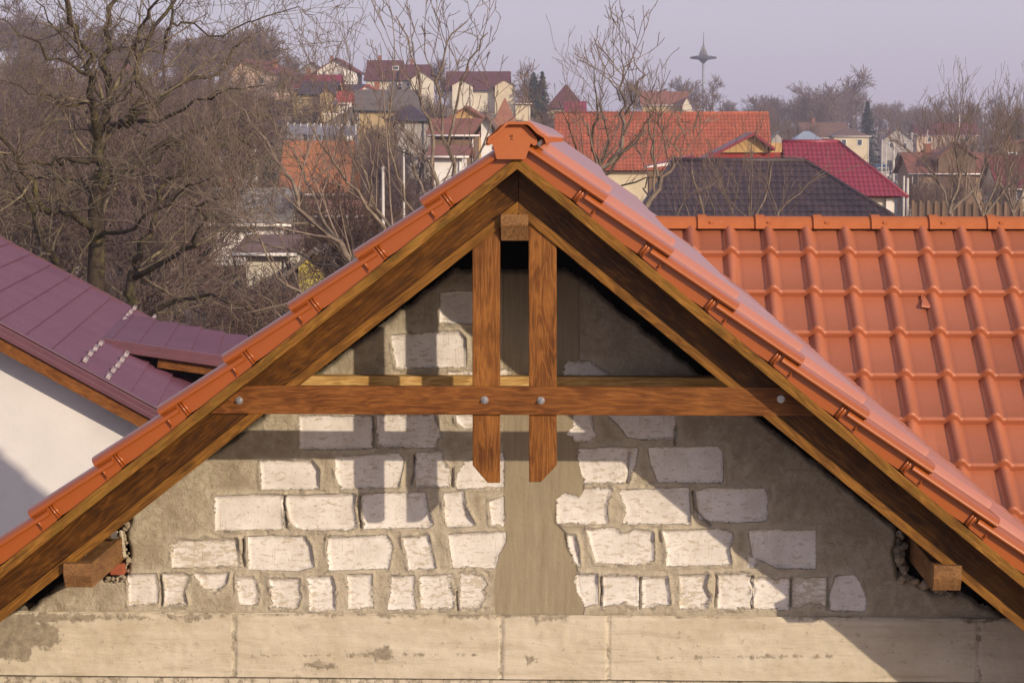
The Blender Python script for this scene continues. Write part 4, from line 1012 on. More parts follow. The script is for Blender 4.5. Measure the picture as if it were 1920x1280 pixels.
    # small gabled dormer/wing fronts: (px0, px1, pe, pr, wall, forward)
    for (a0, a1, e_, r_, wk, fw) in wing:
        Dq = D - fw; q0, q1 = P(a0, e_, Dq).x - cx, P(a1, e_, Dq).x - cx; qe, qr = P(900, e_, Dq).z - bz, P(900, r_, Dq).z - bz; m_ = (q0 + q1) / 2
        wm_ = MB(); wm_.box(q0, q1, -fw, -.01, 0, qe); wm_.prism([(q0, -fw, qe), (q1, -fw, qe), (m_, -fw, qr - .1)], (0, fw + depth * .3, 0)); wm_.build('front_wing', HM[wk], h)
        o2 = .3; s_ = (qr - qe) / ((q1 - q0) / 2)
        r_m = MB(); r_m.prism([(q0 - o2, -fw - o2, qe - o2 * s_), (m_, -fw - o2, qr), (q1 + o2, -fw - o2, qe - o2 * s_), (q1 + o2, -fw - o2, qe - o2 * s_ - .12), (m_, -fw - o2, qr - .14), (q0 - o2, -fw - o2, qe - o2 * s_ - .12)], (0, fw + depth * .35, 0)); r_m.build('wing_roof', RM[roof], ro)
    return h

H = house
H('white gabled house with a dark red roof edge on the hill crest', 585, 678, 132, 108, 400, 'front', 'white', 'darkred', 10, 180, wins=((628, 142, 8, 11), (650, 142, 9, 9), (612, 143, 6, 8)), ov=.9, chim=((622, 106, 5),), wing=((610, 668, 134, 121, 'white', 1.2),))
H('small flat grey-roofed villa with white pillars beside the white gable', 566, 602, 126, 116, 420, 'front', 'grey', 'plum', 6, 145, wins=((578, 127, 4, 7), (585, 126, 4, 7), (592, 125, 4, 7)))
H('cream house with a tall maroon roof and a white balcony cut in it', 682, 750, 147, 113, 400, 'side', 'cream', 'maroon', 9, 175, wins=((742, 128, 12, 8),), rot=-3)
H('cream house under a long maroon roof with a cream front gable', 748, 806, 148, 121, 398, 'side', 'cream', 'maroon', 9, 190, wins=((749, 159, 8, 8), (765, 159, 7, 8), (787, 150, 18, 5)), wing=((770, 812, 148, 133, 'cream', 2.5),))
H('broad maroon-roofed house with two cream front gables and blue shutters', 834, 956, 165, 134, 400, 'side', 'cream', 'maroon', 10, 200, ov=.7, wing=((848, 886, 159, 149, 'cream', 1.5), (928, 966, 160, 149, 'beige', 1.5)), wins=((860, 169, 6, 13), (874, 169, 6, 13), (938, 168, 5, 10), (952, 168, 5, 10)))
H('peach house with a bright red roof half hidden by the big bare tree', 425, 520, 135, 110, 360, 'front', 'peach', 'darkred', 12, 165, ov=.6, apex=455, rot=-14)
H('long purple-red sheet roof over a yellow wall on the left of the slope', 540, 636, 164, 140, 310, 'side', 'yellow', 'burg', 9, 200)
H('yellow plastered house with a dark plum roof in the middle of the slope', 558, 630, 174, 152, 280, 'side', 'yellow', 'plum', 8, 222, wins=((619, 186, 9, 13),), wing=((600, 628, 176, 164, 'yellow', 1.2),), wcol='frame_w')
H('tiny lean-to with a bright red sheet roof beside the plum-roofed house', 628, 658, 190, 171, 255, 'side', 'white', 'red', 5, 205)
H('low plum-roofed outbuilding between the purple-red roof and the maroon house', 628, 690, 170, 158, 330, 'side', 'grey', 'plum', 7, 190)
H('little white shed with a red roof edge under the maroon house', 672, 706, 166, 158, 300, 'front', 'white', 'red', 4, 180)
H('long mossy grey asbestos roof on a yellow cottage', 664, 790, 204, 168, 235, 'side', 'yellow', 'greybrown', 10, 262, rot=4, wins=((672, 225, 4, 30),), door=None)
H('green and white shed next to the yellow cottage', 642, 666, 212, 200, 232, 'front', 'white', 'greybrown', 4, 245, door=(647, 222, 7, 20))
H('dark hipped purple roof of a low cottage among the bare trees', 722, 805, 222, 196, 205, 'hip', 'grey', 'plum', 8, 262, inset=3, wins=((757, 236, 6, 15),))
H('weathered board gable over a rusty tiled roof left of the ridge end', 838, 912, 216, 198, 190, 'front', 'plank', 'rust', 7, 262, gable='plank')
H('rusty red tiled roof running below the board gable', 800, 900, 250, 222, 170, 'side', 'brown', 'rust', 8, 300)
H('small white gable with dark roof edges just left of the ridge end', 888, 936, 228, 214, 150, 'front', 'white', 'brown', 5, 262, ov=.5)
H('steep pointed brick-orange tiled roof right above the ridge end', 918, 972, 232, 184, 215, 'hip', 'brick', 'clayred', 5, 255, inset=1.75)
H('dark brown hipped roof between the spruces and the bare trees', 1022, 1100, 200, 158, 400, 'hip', 'beige', 'maroon', 10, 225, inset=4)
H('dull pink wall and roof behind the bare trees right of the ridge', 1058, 1100, 208, 190, 330, 'side', 'peach', 'burg', 6, 235)
H('small brown hipped roof by the two spruces', 962, 998, 192, 178, 380, 'hip', 'beige', 'brown', 6, 215, inset=2)
H('red-brown roofed house with a pale yellow gable on the skyline', 1200, 1292, 195, 172, 470, 'side', 'yellow', 'rust', 9, 215, chim=((1246, 169, 6),), wing=((1280, 1298, 197, 181, 'cream', 3),))
H('slate blue hipped sheet roof behind the burgundy roof', 1478, 1556, 268, 246, 330, 'hip', 'white', 'slate', 8, 285, inset=2.6)
H('tall beige block with brown roof on the right of the blue roof', 1560, 1634, 254, 240, 430, 'hip', 'beige', 'brown', 9, 322, inset=4, rot=0)
H('long brown tiled roof joined behind the beige block', 1500, 1592, 256, 230, 450, 'side', 'beige', 'brown', 9, 300)
H('brown cottage roofs at the foot of the wood left of the blue roof', 1440, 1482, 262, 246, 380, 'front', 'grey', 'greybrown', 7, 285)
H('very wide dull red roof behind the row of poles', 1716, 1838, 252, 230, 560, 'side', 'peach', 'darkred', 12, 280)
H('grey roofed barn at the left of the wide dull red roof', 1652, 1716, 262, 240, 520, 'front', 'grey', 'brown', 8, 285)
H('low brown roofed shed behind the parked truck', 1690, 1735, 305, 285, 300, 'side', 'beige', 'greybrown', 7, 330)
H('brick house with a brown tiled roof behind the bare trees on the right', 1702, 1868, 322, 286, 215, 'side', 'brick', 'rust', 10, 405, wins=((1716, 336, 12, 26), (1772, 338, 12, 26), (1790, 338, 12, 26), (1845, 338, 12, 24)), wing=((1760, 1830, 292, 267, 'brown', .2),))
H('orange tiled outbuilding roof peeping over the brick house', 1736, 1790, 292, 280, 240, 'side', 'brick', 'rust', 6, 330)
H('dark roofed pale house at the right edge with white window bars', 1866, 1960, 348, 290, 200, 'side', 'beige', 'darkred', 9, 410, wins=((1886, 362, 14, 26), (1912, 362, 14, 26)))
H('rusty tiled roof with a small gable at the far right', 1872, 1960, 274, 262, 260, 'front', 'brown', 'rust', 8, 330)
H('small white house with a bright red roof at the far right', 1880, 1925, 266, 255, 420, 'front', 'white', 'red', 7, 285, ov=.6)
H('grey corrugated asbestos roof with white eaves behind the left tree', 330, 548, 412, 352, 110, 'side', 'white', 'asbestos', 7, 470, wins=((470, 430, 22, 20),))
H('weathered orange tiled roof under the leaning bare branches', 520, 655, 352, 264, 140, 'side', 'brick', 'orange', 7, 430, inset=2)
H('small shed with a lemon yellow gable and pale tiles', 540, 640, 492, 464, 75, 'front', 'lemon', 'greybrown', 3, 540, ov=.35)
H('pale peach tiled roof behind the lemon yellow gable', 600, 700, 492, 452, 95, 'side', 'peach', 'palepink', 5, 530)
H('white rendered house hidden behind the branches left of centre', 400, 470, 275, 262, 170, 'side', 'white', 'rust', 7, 300)
H('pale ruin wall glimpsed behind the bare trees above the orange roof edge', 800, 880, 290, 272, 130, 'side', 'white', 'rust', 6, 330)
H('cream house glimpsed low behind the twigs of the big tree', 440, 560, 470, 440, 88, 'side', 'cream', 'brown', 6, 540)
H('pale house far left behind the big bare tree', -20, 40, 170, 150, 330, 'side', 'white', 'rust', 8, 200)
H('small red-roofed house seen through the crown of the big tree', 190, 240, 130, 112, 380, 'front', 'peach', 'red', 8, 150)

H('rust-tiled low house glimpsed behind the trunk of the big tree', 95, 170, 330, 312, 150, 'side', 'white', 'rust', 6, 355)
H('white cottage glimpsed low right of the big trunk', 225, 300, 360, 345, 135, 'side', 'white', 'greybrown', 6, 385)
H('pinkish house glimpsed between the low limbs of the big tree', 300, 390, 300, 284, 190, 'side', 'peach', 'rust', 6, 330)
H('pale cottage wall near the foot of the big tree', 250, 350, 470, 452, 92, 'side', 'cream', 'brown', 5, 500)
H('small white house half way up the slope left of the big trunk', 60, 120, 225, 212, 290, 'side', 'white', 'rust', 6, 245)
H('tiny pink house high on the slope right of the big trunk', 300, 350, 200, 188, 320, 'front', 'peach', 'burg', 6, 225)
H('long low brown tiled barn under the orange roof', 560, 690, 400, 375, 118, 'side', 'brown', 'clayred', 6, 440)
H('whitewashed shed low between the pole and the orange roof slope', 640, 720, 452, 436, 84, 'side', 'white', 'greybrown', 4, 480)
# white yard fence across the middle of the slope
def fence(label, pa, pb, Da, Db, h, m, name='fence', posts=10):
    a, b_ = P(pa[0], pa[1], Da), P(pb[0], pb[1], Db); f = empty(name, a, label, 'fence'); d = b_ - a
    mb = MB(); mb.prism([(0, 0, 0), tuple(d), (d.x, d.y, d.z - h), (0, 0, -h)], (0, .12, 0)); mb.build('panel', m, f); q = MB()
    for i in range(posts + 1):
        c = d * (i / posts); q = MB(); q.box(c.x - .07, c.x + .07, c.y - .05, c.y + .17, c.z - h - 1.2, c.z + .12); q.build('fence_post', m, f)
    return f
fence('white panel yard fence across the slope', (540, 232), (668, 236), 225, 215, 1.0, HM['white'])
fence('brown picket fence in front of the brick house', (1712, 380), (1915, 384), 120, 118, 1.9, HM['brown'], posts=14)
fence('grey sheet metal fence running beside the road', (1680, 340), (1708, 396), 300, 150, 2.2, HM['grey'])

# ---- larger roofs with real tile relief
def prof_b(t): return .03 * (.5 - .5 * math.cos(2 * math.pi * t))
def relief_house(label, ridge, eaveY_px, D, depth, m, g, w_, wall, polyclip=None, name='tiled_house', hipL=0, hipR=0, base=None, lift=.03):
    """ridge: (px0, px1, py) at D+depth/2 ; eave row eaveY_px at D"""
    Dr = D + depth / 2; a, b_ = P(ridge[0], ridge[2], Dr), P(ridge[1], ridge[2], Dr); ze = P(900, eaveY_px, D).z
    x0, x1 = a.x - hipL, b_.x + hipR; cx = (x0 + x1) / 2; bz = terr(cx, D) - .3
    h = empty(name, (cx, D, bz), label, 'house')
    U = Vector((0, -depth / 2, ze - a.z)); Ls = U.length; U.normalize(); Nn = Vector((1, 0, 0)).cross(U) * -1; Nn = Nn if Nn.z > 0 else -Nn
    mb = MB(); tiles(mb, Vector((x0 - cx, depth / 2, a.z - bz)), U, Vector((1, 0, 0)), Nn, Ls, x1 - x0, g, w_, prof_b, 6, lift)
    o = mb.build('roof', m, h, fix=False)
    O3 = Vector((cx, D, bz))
    for side, hp, e in ((-1, hipL, a), (1, hipR, b_)):
        if hp > 0:
            corner = Vector((e.x + side * hp, D, ze)); dv = corner - e; n2 = Vector((dv.y, -dv.x, 0)) * side; n2 = Vector((abs(n2.x) * side, n2.y if side > 0 else n2.y, 0))
            nn = Vector((-dv.y, dv.x, 0)); 
            if nn.x * side < 0: nn = -nn
            bm = bmesh.new(); bm.from_mesh(o.data); bmesh.ops.bisect_plane(bm, geom=bm.verts[:] + bm.edges[:] + bm.faces[:], plane_co=e - O3, plane_no=nn, clear_outer=True); bm.to_mesh(o.data); bm.free()
    # rear slope, hip ends, ridge and hip cappings
    rm = MB(); er = Vector((a.x - hipL - cx, depth, ze - bz)); 
    rm.poly([a - O3, b_ - O3, Vector((x1 - cx, depth, ze - bz)), Vector((x0 - cx, depth, ze - bz))])
    if hipL: rm.poly([a - O3, Vector((x0 - cx, depth, ze - bz)), Vector((x0 - cx, 0, ze - bz))])
    if hipR: rm.poly([b_ - O3, Vector((x1 - cx, 0, ze - bz)), Vector((x1 - cx, depth, ze - bz))])
    rm.poly([Vector((x0 - cx, 0, ze - bz - .05)), Vector((x1 - cx, 0, ze - bz - .05)), Vector((x1 - cx, depth, ze - bz - .05)), Vector((x0 - cx, depth, ze - bz - .05))])
    rm.build('rear_roof', m, o)
    cm_ = MB(); cm_.cyl(a - O3 + Vector((0, 0, .0)), b_ - O3, .11, k=10)
    if hipR: cm_.cyl(b_ - O3, Vector((x1 - cx, 0, ze - bz)), .09, k=8)
    if hipL: cm_.cyl(a - O3, Vector((x0 - cx, 0, ze - bz)), .09, k=8)
    cm_.build('ridge_capping', m, o)
    wb = MB(); wb.box(x0 - cx + .5, x1 - cx - .5, .5, depth - .5, 0, ze - bz - .06)
    if not hipL: wb.prism([(x0 - cx + .5, .5, ze - bz - .06), (x0 - cx + .5, depth - .5, ze - bz - .06), (x0 - cx + .5, depth / 2, a.z - bz - .5)], (.2, 0, 0))
    if not hipR: wb.prism([(x1 - cx - .7, .5, ze - bz - .06), (x1 - cx - .7, depth - .5, ze - bz - .06), (x1 - cx - .7, depth / 2, a.z - bz - .5)], (.2, 0, 0))
    wb.build('wall', HM[wall], h)
    return h, o, O3, cx, bz
MT['bigred'] = tilemat('old_red_tile', (.40, .115, .065), (.26, .075, .045), .7, .3, .5)
MT['burgm'] = tilemat('burgundy_metal_tile', (.225, .026, .048), (.19, .022, .04), .4, .5, .1)
MT['darkm'] = tilemat('dark_brown_metal_tile', (.052, .032, .038), (.036, .024, .028), .5, .45, .3)
relief_house('large old red clay tile roof stretching behind the burgundy and dark roofs', (1040, 1441, 212), 320, 150, 9, MT['bigred'], .36, .24, 'beige', lift=.05)
bh, bo, bO, bcx, bbz = relief_house('cream house with burgundy metal tile roof hipped on its right side', (1466, 1572, 266), 368, 100, 7.6, MT['burgm'], .37, .21, 'cream', hipR=2.65)
relief_house('dark brown metal tile roof hipped on the right just behind the orange ridge', (1262, 1508, 301), 428, 80, 7.0, MT['darkm'], .36, .24, 'brown', hipR=3.6, hipL=1.6)
# white corner strip + burgundy cross wing with boarded gable
mb = MB(); c = P(1668, 380, 100.4); mb.box(c.x - bcx - .16, c.x - bcx + .12, .34, .49, 0, P(900, 371, 100).z - bbz); mb.build('corner_strip', HM['white'], bh)
Dw = 97.0
g0, g1, ap, eb = P(1338, 300, Dw), P(1466, 300, Dw), P(1411, 249, Dw), 290
wz_ = P(900, 286, Dw).z
mb = MB(); xa_, xb_ = P(1352, 286, Dw).x - bcx, P(1441, 286, Dw).x - bcx; apx, apz = P(1412, 253, Dw).x - bcx, P(1412, 252, Dw).z - bbz
mb.prism([(xa_, Dw - 100, wz_ - bbz), (xb_, Dw - 100, wz_ - bbz), (apx, Dw - 100, apz)], (0, .15, 0)); mb.build('boarded_gable', HM['plank'], bh)
mb = MB(); sl2 = [(P(1312, 301, Dw), P(1413, 248, Dw)), (P(1413, 248, Dw), P(1452, 277, Dw))]
for (p, q_) in sl2:
    p, q_ = p - bO, q_ - bO; p.y = q_.y = Dw - 100 - .35; mb.prism([p, q_, q_ + Vector((0, 0, -.14)), p + Vector((0, 0, -.14))], (0, 4.5, 0))
mb.build('gable_roof', MT['burgm'], bo)
mb = MB(); mb.box(P(1330, 286, Dw).x - bcx, P(1464, 286, Dw).x - bcx, Dw - 100 + .16, Dw - 100 + .6, P(900, 310, Dw).z - bbz, wz_ - bbz); mb.build('gable_wall', HM['red'], bh)
mb = MB(); p = P(1440, 268, Dw + 1); q_ = P(1466, 286, Dw + 1); mb.box(p.x - bcx, q_.x - bcx, Dw + 1 - 100, Dw + 1.2 - 100, q_.z - bbz, p.z - bbz); mb.build('side_boarding', HM['plank'], bh)
# white sheet lean-to under the big red roof
p = P(1213, 312, 96); q_ = P(1262, 303, 96); r_ = P(1260, 310, 96)
ln = empty('lean_to', (p.x, 96, -7.5), 'narrow burgundy lean-to roof with a bright white edge board left of the dark roof', 'shed')
mb = MB(); mb.prism([(0, 0, p.z + 7.5), (q_.x - p.x, 0, q_.z + 7.5), (r_.x - p.x, 0, r_.z + 7.5), (0, 0, p.z + 7.44)], (0, .05, 0)); mb.build('edge_board', HM['white'], ln)
mb = MB(); mb.prism([(0, .06, p.z + 7.52), (q_.x - p.x + .9, .06, q_.z + 7.53 + .25), (q_.x - p.x + .9, .06, q_.z + 7.40 + .25), (0, .06, p.z + 7.42)], (0, 2.5, 0)); mb.build('roof', MT['burgm'], ln)
mb = MB(); mb.box(.1, q_.x - p.x + .6, .4, 2.3, 0, p.z + 7.3); mb.build('wall', HM['brown'], ln)

# ------------------------------------------------------------------ TOWER, POLES, VEHICLES, PERSON
Dt = 860; tb = P(1318, 215, Dt); bz = terr(tb.x, Dt) - 1
tw = empty('tower', (tb.x, Dt, bz), 'slim steel tower with saucer-shaped head and needle spire on the skyline', 'tower')
s_ = Dt / F
def tz(py): return P(1318, py, Dt).z - bz
mb = MB(); mb.cyl((0, 0, 0), (0, 0, tz(120)), 5.6 * s_ * .5, 3.6 * s_ * .5 + .1, k=14); mb.build('mast', M('pale_mast', (.25, .29, .34), (.20, .23, .28), .2, .6), tw)
mb = MB(); mb.lathe([(.3, tz(121)), (2.0 * s_ * 1.2, tz(119)), (7.5 * s_, tz(114)), (9 * s_, tz(112.5)), (24.5 * s_, tz(110.5)), (24.8 * s_, tz(107)), (15 * s_, tz(105.2)), (8 * s_, tz(104.5)), (6.5 * s_, tz(99)), (4 * s_, tz(93)), (1.6 * s_, tz(86)), (.15, tz(82))], (0, 0, 0), 24); mb.build('saucer', MT['towerm'], tw)
mb = MB(); mb.cyl((0, 0, tz(84)), (0, 0, tz(60)), .16, .07, k=8); mb.build('needle', MT['towerm'], tw)
for i in range(10):
    a_ = 2 * math.pi * i / 10; mb = MB(); mb.cyl((8.3 * s_ * math.cos(a_), 8.3 * s_ * math.sin(a_), tz(104.5)), (2.0 * s_ * math.cos(a_), 2.0 * s_ * math.sin(a_), tz(87)), .14, k=6); mb.build('rib', HM['grey'], tw)

MT['pole'] = M('weathered_concrete_pole', (.50, .47, .43), (.38, .35, .32), 2, .85)
def pole(label, px, py, D, w_px, arm=True, group=None, wood_=False, lean=0, baseD=None):
    t_ = P(px, py, D); z0 = terr(t_.x, D) - .5; h = t_.z - z0; o = empty('utility_pole', (t_.x, D, z0), label, 'utility pole', group)
    r = w_px / 2 * D / F; mb = MB(); mb.cyl((0, 0, 0), (lean, 0, h), r * 1.25, r * .8, k=10); mb.build('shaft', MT['pole'], o)
    if arm:
        mb = MB(); mb.box(-.7 + lean, .7 + lean, -.05, .05, h - .5, h - .4); mb.build('crossarm', MT['towerm'], o)
        for sx in (-.6, -.2, .2, .6): mb = MB(); mb.cyl((sx + lean, 0, h - .4), (sx + lean, 0, h - .22), .045, k=8); mb.build('insulator', HM['white'], o)
    return o
pole('tall pale concrete pole nearest the burgundy roof corner', 1676, 258, 300, 5)
pole('grey pole left of the road behind the dark van', 1654, 262, 290, 2.6, False)
pole('short pale pole beside the tall pale one', 1662, 270, 330, 2.2, False)
pole('thick concrete double pole in front of the brick house, left pole', 1695, 330, 150, 4.5, False)
pole('bright concrete pole touching the brick house corner', 1702, 334, 140, 6, False)
pole('thin pole rising in the middle of the right-hand trees', 1710, 248, 330, 2.6, True)
pole('white concrete pole among the twigs above the orange roof', 718, 312, 62, 6.5, False)
pole('thin pale pole behind the bare trees, left of the ridge end', 757, 282, 90, 4.5, False)
pole('grey wooden pole right behind the spruce', 1739, 244, 400, 3, False)
pole('white birch-pale pole on the far right slope', 1799, 214, 420, 3, False)

def wheel(mb_, c, r, w_): mb_.cyl((c[0], c[1] - w_ / 2, c[2]), (c[0], c[1] + w_ / 2, c[2]), r, k=14, smooth=False)
MT['carp'] = M('dark_car_paint', (.035, .03, .045), (.03, .026, .04), 3, .3, spec=.6); MT['rub'] = M('tyre_rubber', (.02, .02, .02), (.015, .015, .015), 3, .9)
MT['bluep'] = M('blue_truck_box', (.02, .055, .14), (.018, .045, .11), 2, .5); MT['lamp'] = M('headlamp_glass', (.8, .8, .8), (.7, .7, .7), 2, .2)
def vehicle(name, label, cat, px, py, D, Wd, Ht, Ln, box=False):
    c = P(px, py, D); z0 = terr(c.x, D) + .07; o = empty(name, (c.x, D, z0), label, cat)
    w2 = Wd / 2
    if box:
        mb = MB(); mb.box(-w2, w2, 1.8, Ln, .75, Ht); mb.build('cargo_box', MT['bluep'] if box == 1 else MT['carp'], o, bevel=.05)
        mb = MB(); mb.prism([(-w2 * .92, 0, .4), (-w2 * .92, 0, 1.3), (-w2 * .92, .35, Ht * .78), (-w2 * .92, 1.7, Ht * .78), (-w2 * .92, 1.7, .4)], (w2 * 1.84, 0, 0)); mb.build('cab', MT['carp'] if box != 1 else HM['grey'], o, bevel=.05)
        mb = MB(); mb.box(-w2 * .8, w2 * .8, .02, .3, 1.4, Ht * .72); mb.build('windscreen', MT['glass'], o)
    else:
        mb = MB(); mb.prism([(-w2, 0, .35), (-w2, 0, .75), (-w2, .9, .95), (-w2, Ln - .3, .98), (-w2, Ln, .8), (-w2, Ln, .35)], (Wd, 0, 0)); mb.build('body', MT['carp'], o, bevel=.06)
        mb = MB(); n0 = [(-w2 * .95, .85, .94), (w2 * .95, .85, .94), (w2 * .95, Ln - .4, .96), (-w2 * .95, Ln - .4, .96)]; t0 = [(-w2 * .72, 1.6, Ht), (w2 * .72, 1.6, Ht), (w2 * .72, Ln - 1.0, Ht), (-w2 * .72, Ln - 1.0, Ht)]
        mb.poly(n0[::-1]); mb.poly(t0)
        for i in range(4): mb.poly([n0[i], n0[(i + 1) % 4], t0[(i + 1) % 4], t0[i]])
        mb.build('cabin', MT['glass'], o)
    for sx in (-w2 * .72, w2 * .72):
        mb = MB(); mb.box(sx - .2, sx + .2, -.04, .02, .58, .76); mb.build('headlight', MT['lamp'], o)
    for sx in (-w2 + .1, w2 - .1):
        for yy in (.8, Ln - .8): mb = MB(); mb.cyl((sx - .1, yy, .33), (sx + .1, yy, .33), .33, k=14); mb.build('wheel', MT['rub'], o)
vehicle('truck', 'truck with a dark blue box parked at the bend of the road', 'truck', 1656, 322, 440, 2.5, 2.7, 6, 1)
vehicle('van', 'tall dark van standing right of the blue truck', 'van', 1680, 316, 470, 2.2, 2.9, 5.5, 2)
vehicle('parked_car', 'dark car with bright headlamps facing down the road', 'car', 1682, 336, 405, 1.85, 1.5, 4.3)

# person on the ledge of the yellow house
MT['skin'] = M('skin', (.45, .27, .2), (.4, .24, .17), 5, .6); MT['jacket'] = M('grey_blue_jacket', (.12, .12, .2), (.09, .09, .16), 6, .9); MT['hat'] = M('dark_hat', (.02, .02, .03), (.015, .015, .02), 5, .9)
MT['trousers'] = M('dark_trousers', (.03, .025, .04), (.02, .02, .03), 5, .9)
def skin_mesh(name, verts, edges, rad, m, parent, root=0, sub=2):
    me = bpy.data.meshes.new(name); me.from_pydata(verts, edges, []); o = bpy.data.objects.new(name, me); COL.objects.link(o); o.parent = parent
    o.modifiers.new('s', 'SKIN'); 
    for i, r in enumerate(rad): me.skin_vertices[0].data[i].radius = (r, r) if not isinstance(r, tuple) else r
    me.skin_vertices[0].data[root].use_root = True
    o.modifiers.new('u', 'SUBSURF').levels = sub; o.modifiers['u'].render_levels = sub; me.materials.append(m); return o
Dp = 238; pf = P(628, 213, Dp)
pe_ = empty('person', (pf.x, Dp, pf.z), 'person in dark hat and grey-blue jacket standing on the ledge by the yellow house', 'person')
bv = [(0, 0, .95), (0, 0, 1.2), (0, 0, 1.42), (0, 0, 1.52), (-.02, 0, 1.64), (.19, 0, 1.42), (.27, -.03, 1.15), (.22, -.12, .93), (-.19, 0, 1.42), (-.26, -.03, 1.15), (-.27, -.12, .92), (.1, 0, .88), (.11, -.02, .48), (.11, 0, .08), (.11, -.14, .03), (-.1, 0, .88), (-.11, .02, .48), (-.12, .02, .08), (-.12, -.12, .03)]
be = [(0, 1), (1, 2), (2, 3), (3, 4), (2, 5), (5, 6), (6, 7), (2, 8), (8, 9), (9, 10), (0, 11), (11, 12), (12, 13), (13, 14), (0, 15), (15, 16), (16, 17), (17, 18)]
skin_mesh('body', bv, be, [.13, .12, .13, .055, .10, .06, .045, .035, .06, .045, .035, .09, .06, .045, .035, .09, .06, .045, .035], MT['skin'], pe_)
jv = [(0, 0, .85), (0, 0, 1.15), (0, 0, 1.43), (.2, 0, 1.42), (.28, -.03, 1.15), (.23, -.11, .98), (-.2, 0, 1.42), (-.27, -.03, 1.15), (-.27, -.11, .97)]
skin_mesh('jacket', jv, [(0, 1), (1, 2), (2, 3), (3, 4), (4, 5), (2, 6), (6, 7), (7, 8)], [.17, .16, .16, .085, .07, .055, .085, .07, .055], MT['jacket'], pe_)
skin_mesh('trousers', [(0, 0, .92), (.1, 0, .86), (.11, -.02, .48), (.11, 0, .1), (-.1, 0, .86), (-.11, .02, .48), (-.12, .02, .1)], [(0, 1), (1, 2), (2, 3), (0, 4), (4, 5), (5, 6)], [.15, .11, .085, .07, .11, .085, .07], MT['trousers'], pe_)
mb = MB(); mb.lathe([(0, 1.80), (.08, 1.80), (.11, 1.75), (.115, 1.68), (.18, 1.675), (.18, 1.665), (.1, 1.66)], (-.02, 0, 0), 16); mb.build('hat', MT['hat'], pe_)
lg = empty('ledge', (pf.x, Dp, terr(pf.x, Dp) - .3), 'low white flat-roofed annex under the standing person', 'annex'); zz = pf.z - (terr(pf.x, Dp) - .3)
mb = MB(); mb.box(-1.1, 1.3, -.3, 2.5, 0, zz - .16); mb.build('wall', HM['beige'], lg); mb = MB(); mb.box(-1.2, 1.4, -.4, 2.6, zz - .159, zz); mb.build('roof', HM['white'], lg)
# ------------------------------------------------------------------ TREES
def barkmat(name, c1, c2, lich=None, la=.5):
    m, t, b = newmat(name); v = coords(t, rnd=True); n = noise(t, v, 6, 5, .7)
    c = ramp(t, n, [(.3, c2), (.7, c1)]).outputs[0]
    if lich:
        l = ramp(t, noise(t, v, 2.3, 5, .75), [(.5, (0, 0, 0)), (.68, (1, 1, 1))]).outputs[0]; c = mixc(t, math_(t, 'MULTIPLY', l, la), c, lich)
    L(t, c, b.inputs['Base Color']); b.inputs['Roughness'].default_value = .95; b.inputs['Specular IOR Level'].default_value = .1
    bump(t, b, noise(t, v, 30, 4, .7), .8, .02); return m
MT['bark_old'] = barkmat('old_bark', (.08, .062, .044), (.028, .022, .019), (.19, .17, .06), .55)
MT['twig_old'] = barkmat('old_twigs', (.25, .20, .15), (.055, .042, .034), (.26, .24, .09), .4)
MT['bark_grey'] = barkmat('grey_bark', (.26, .21, .165), (.10, .078, .062))
MT['twig_grey'] = barkmat('grey_twigs', (.29, .225, .18), (.11, .078, .064))
MT['twig_red'] = barkmat('reddish_twigs', (.16, .105, .085), (.065, .043, .037))
MT['twig_far'] = barkmat('far_twigs', (.21, .15, .13), (.08, .056, .05))
MT['bark_far'] = barkmat('far_bark', (.16, .12, .10), (.09, .07, .06))

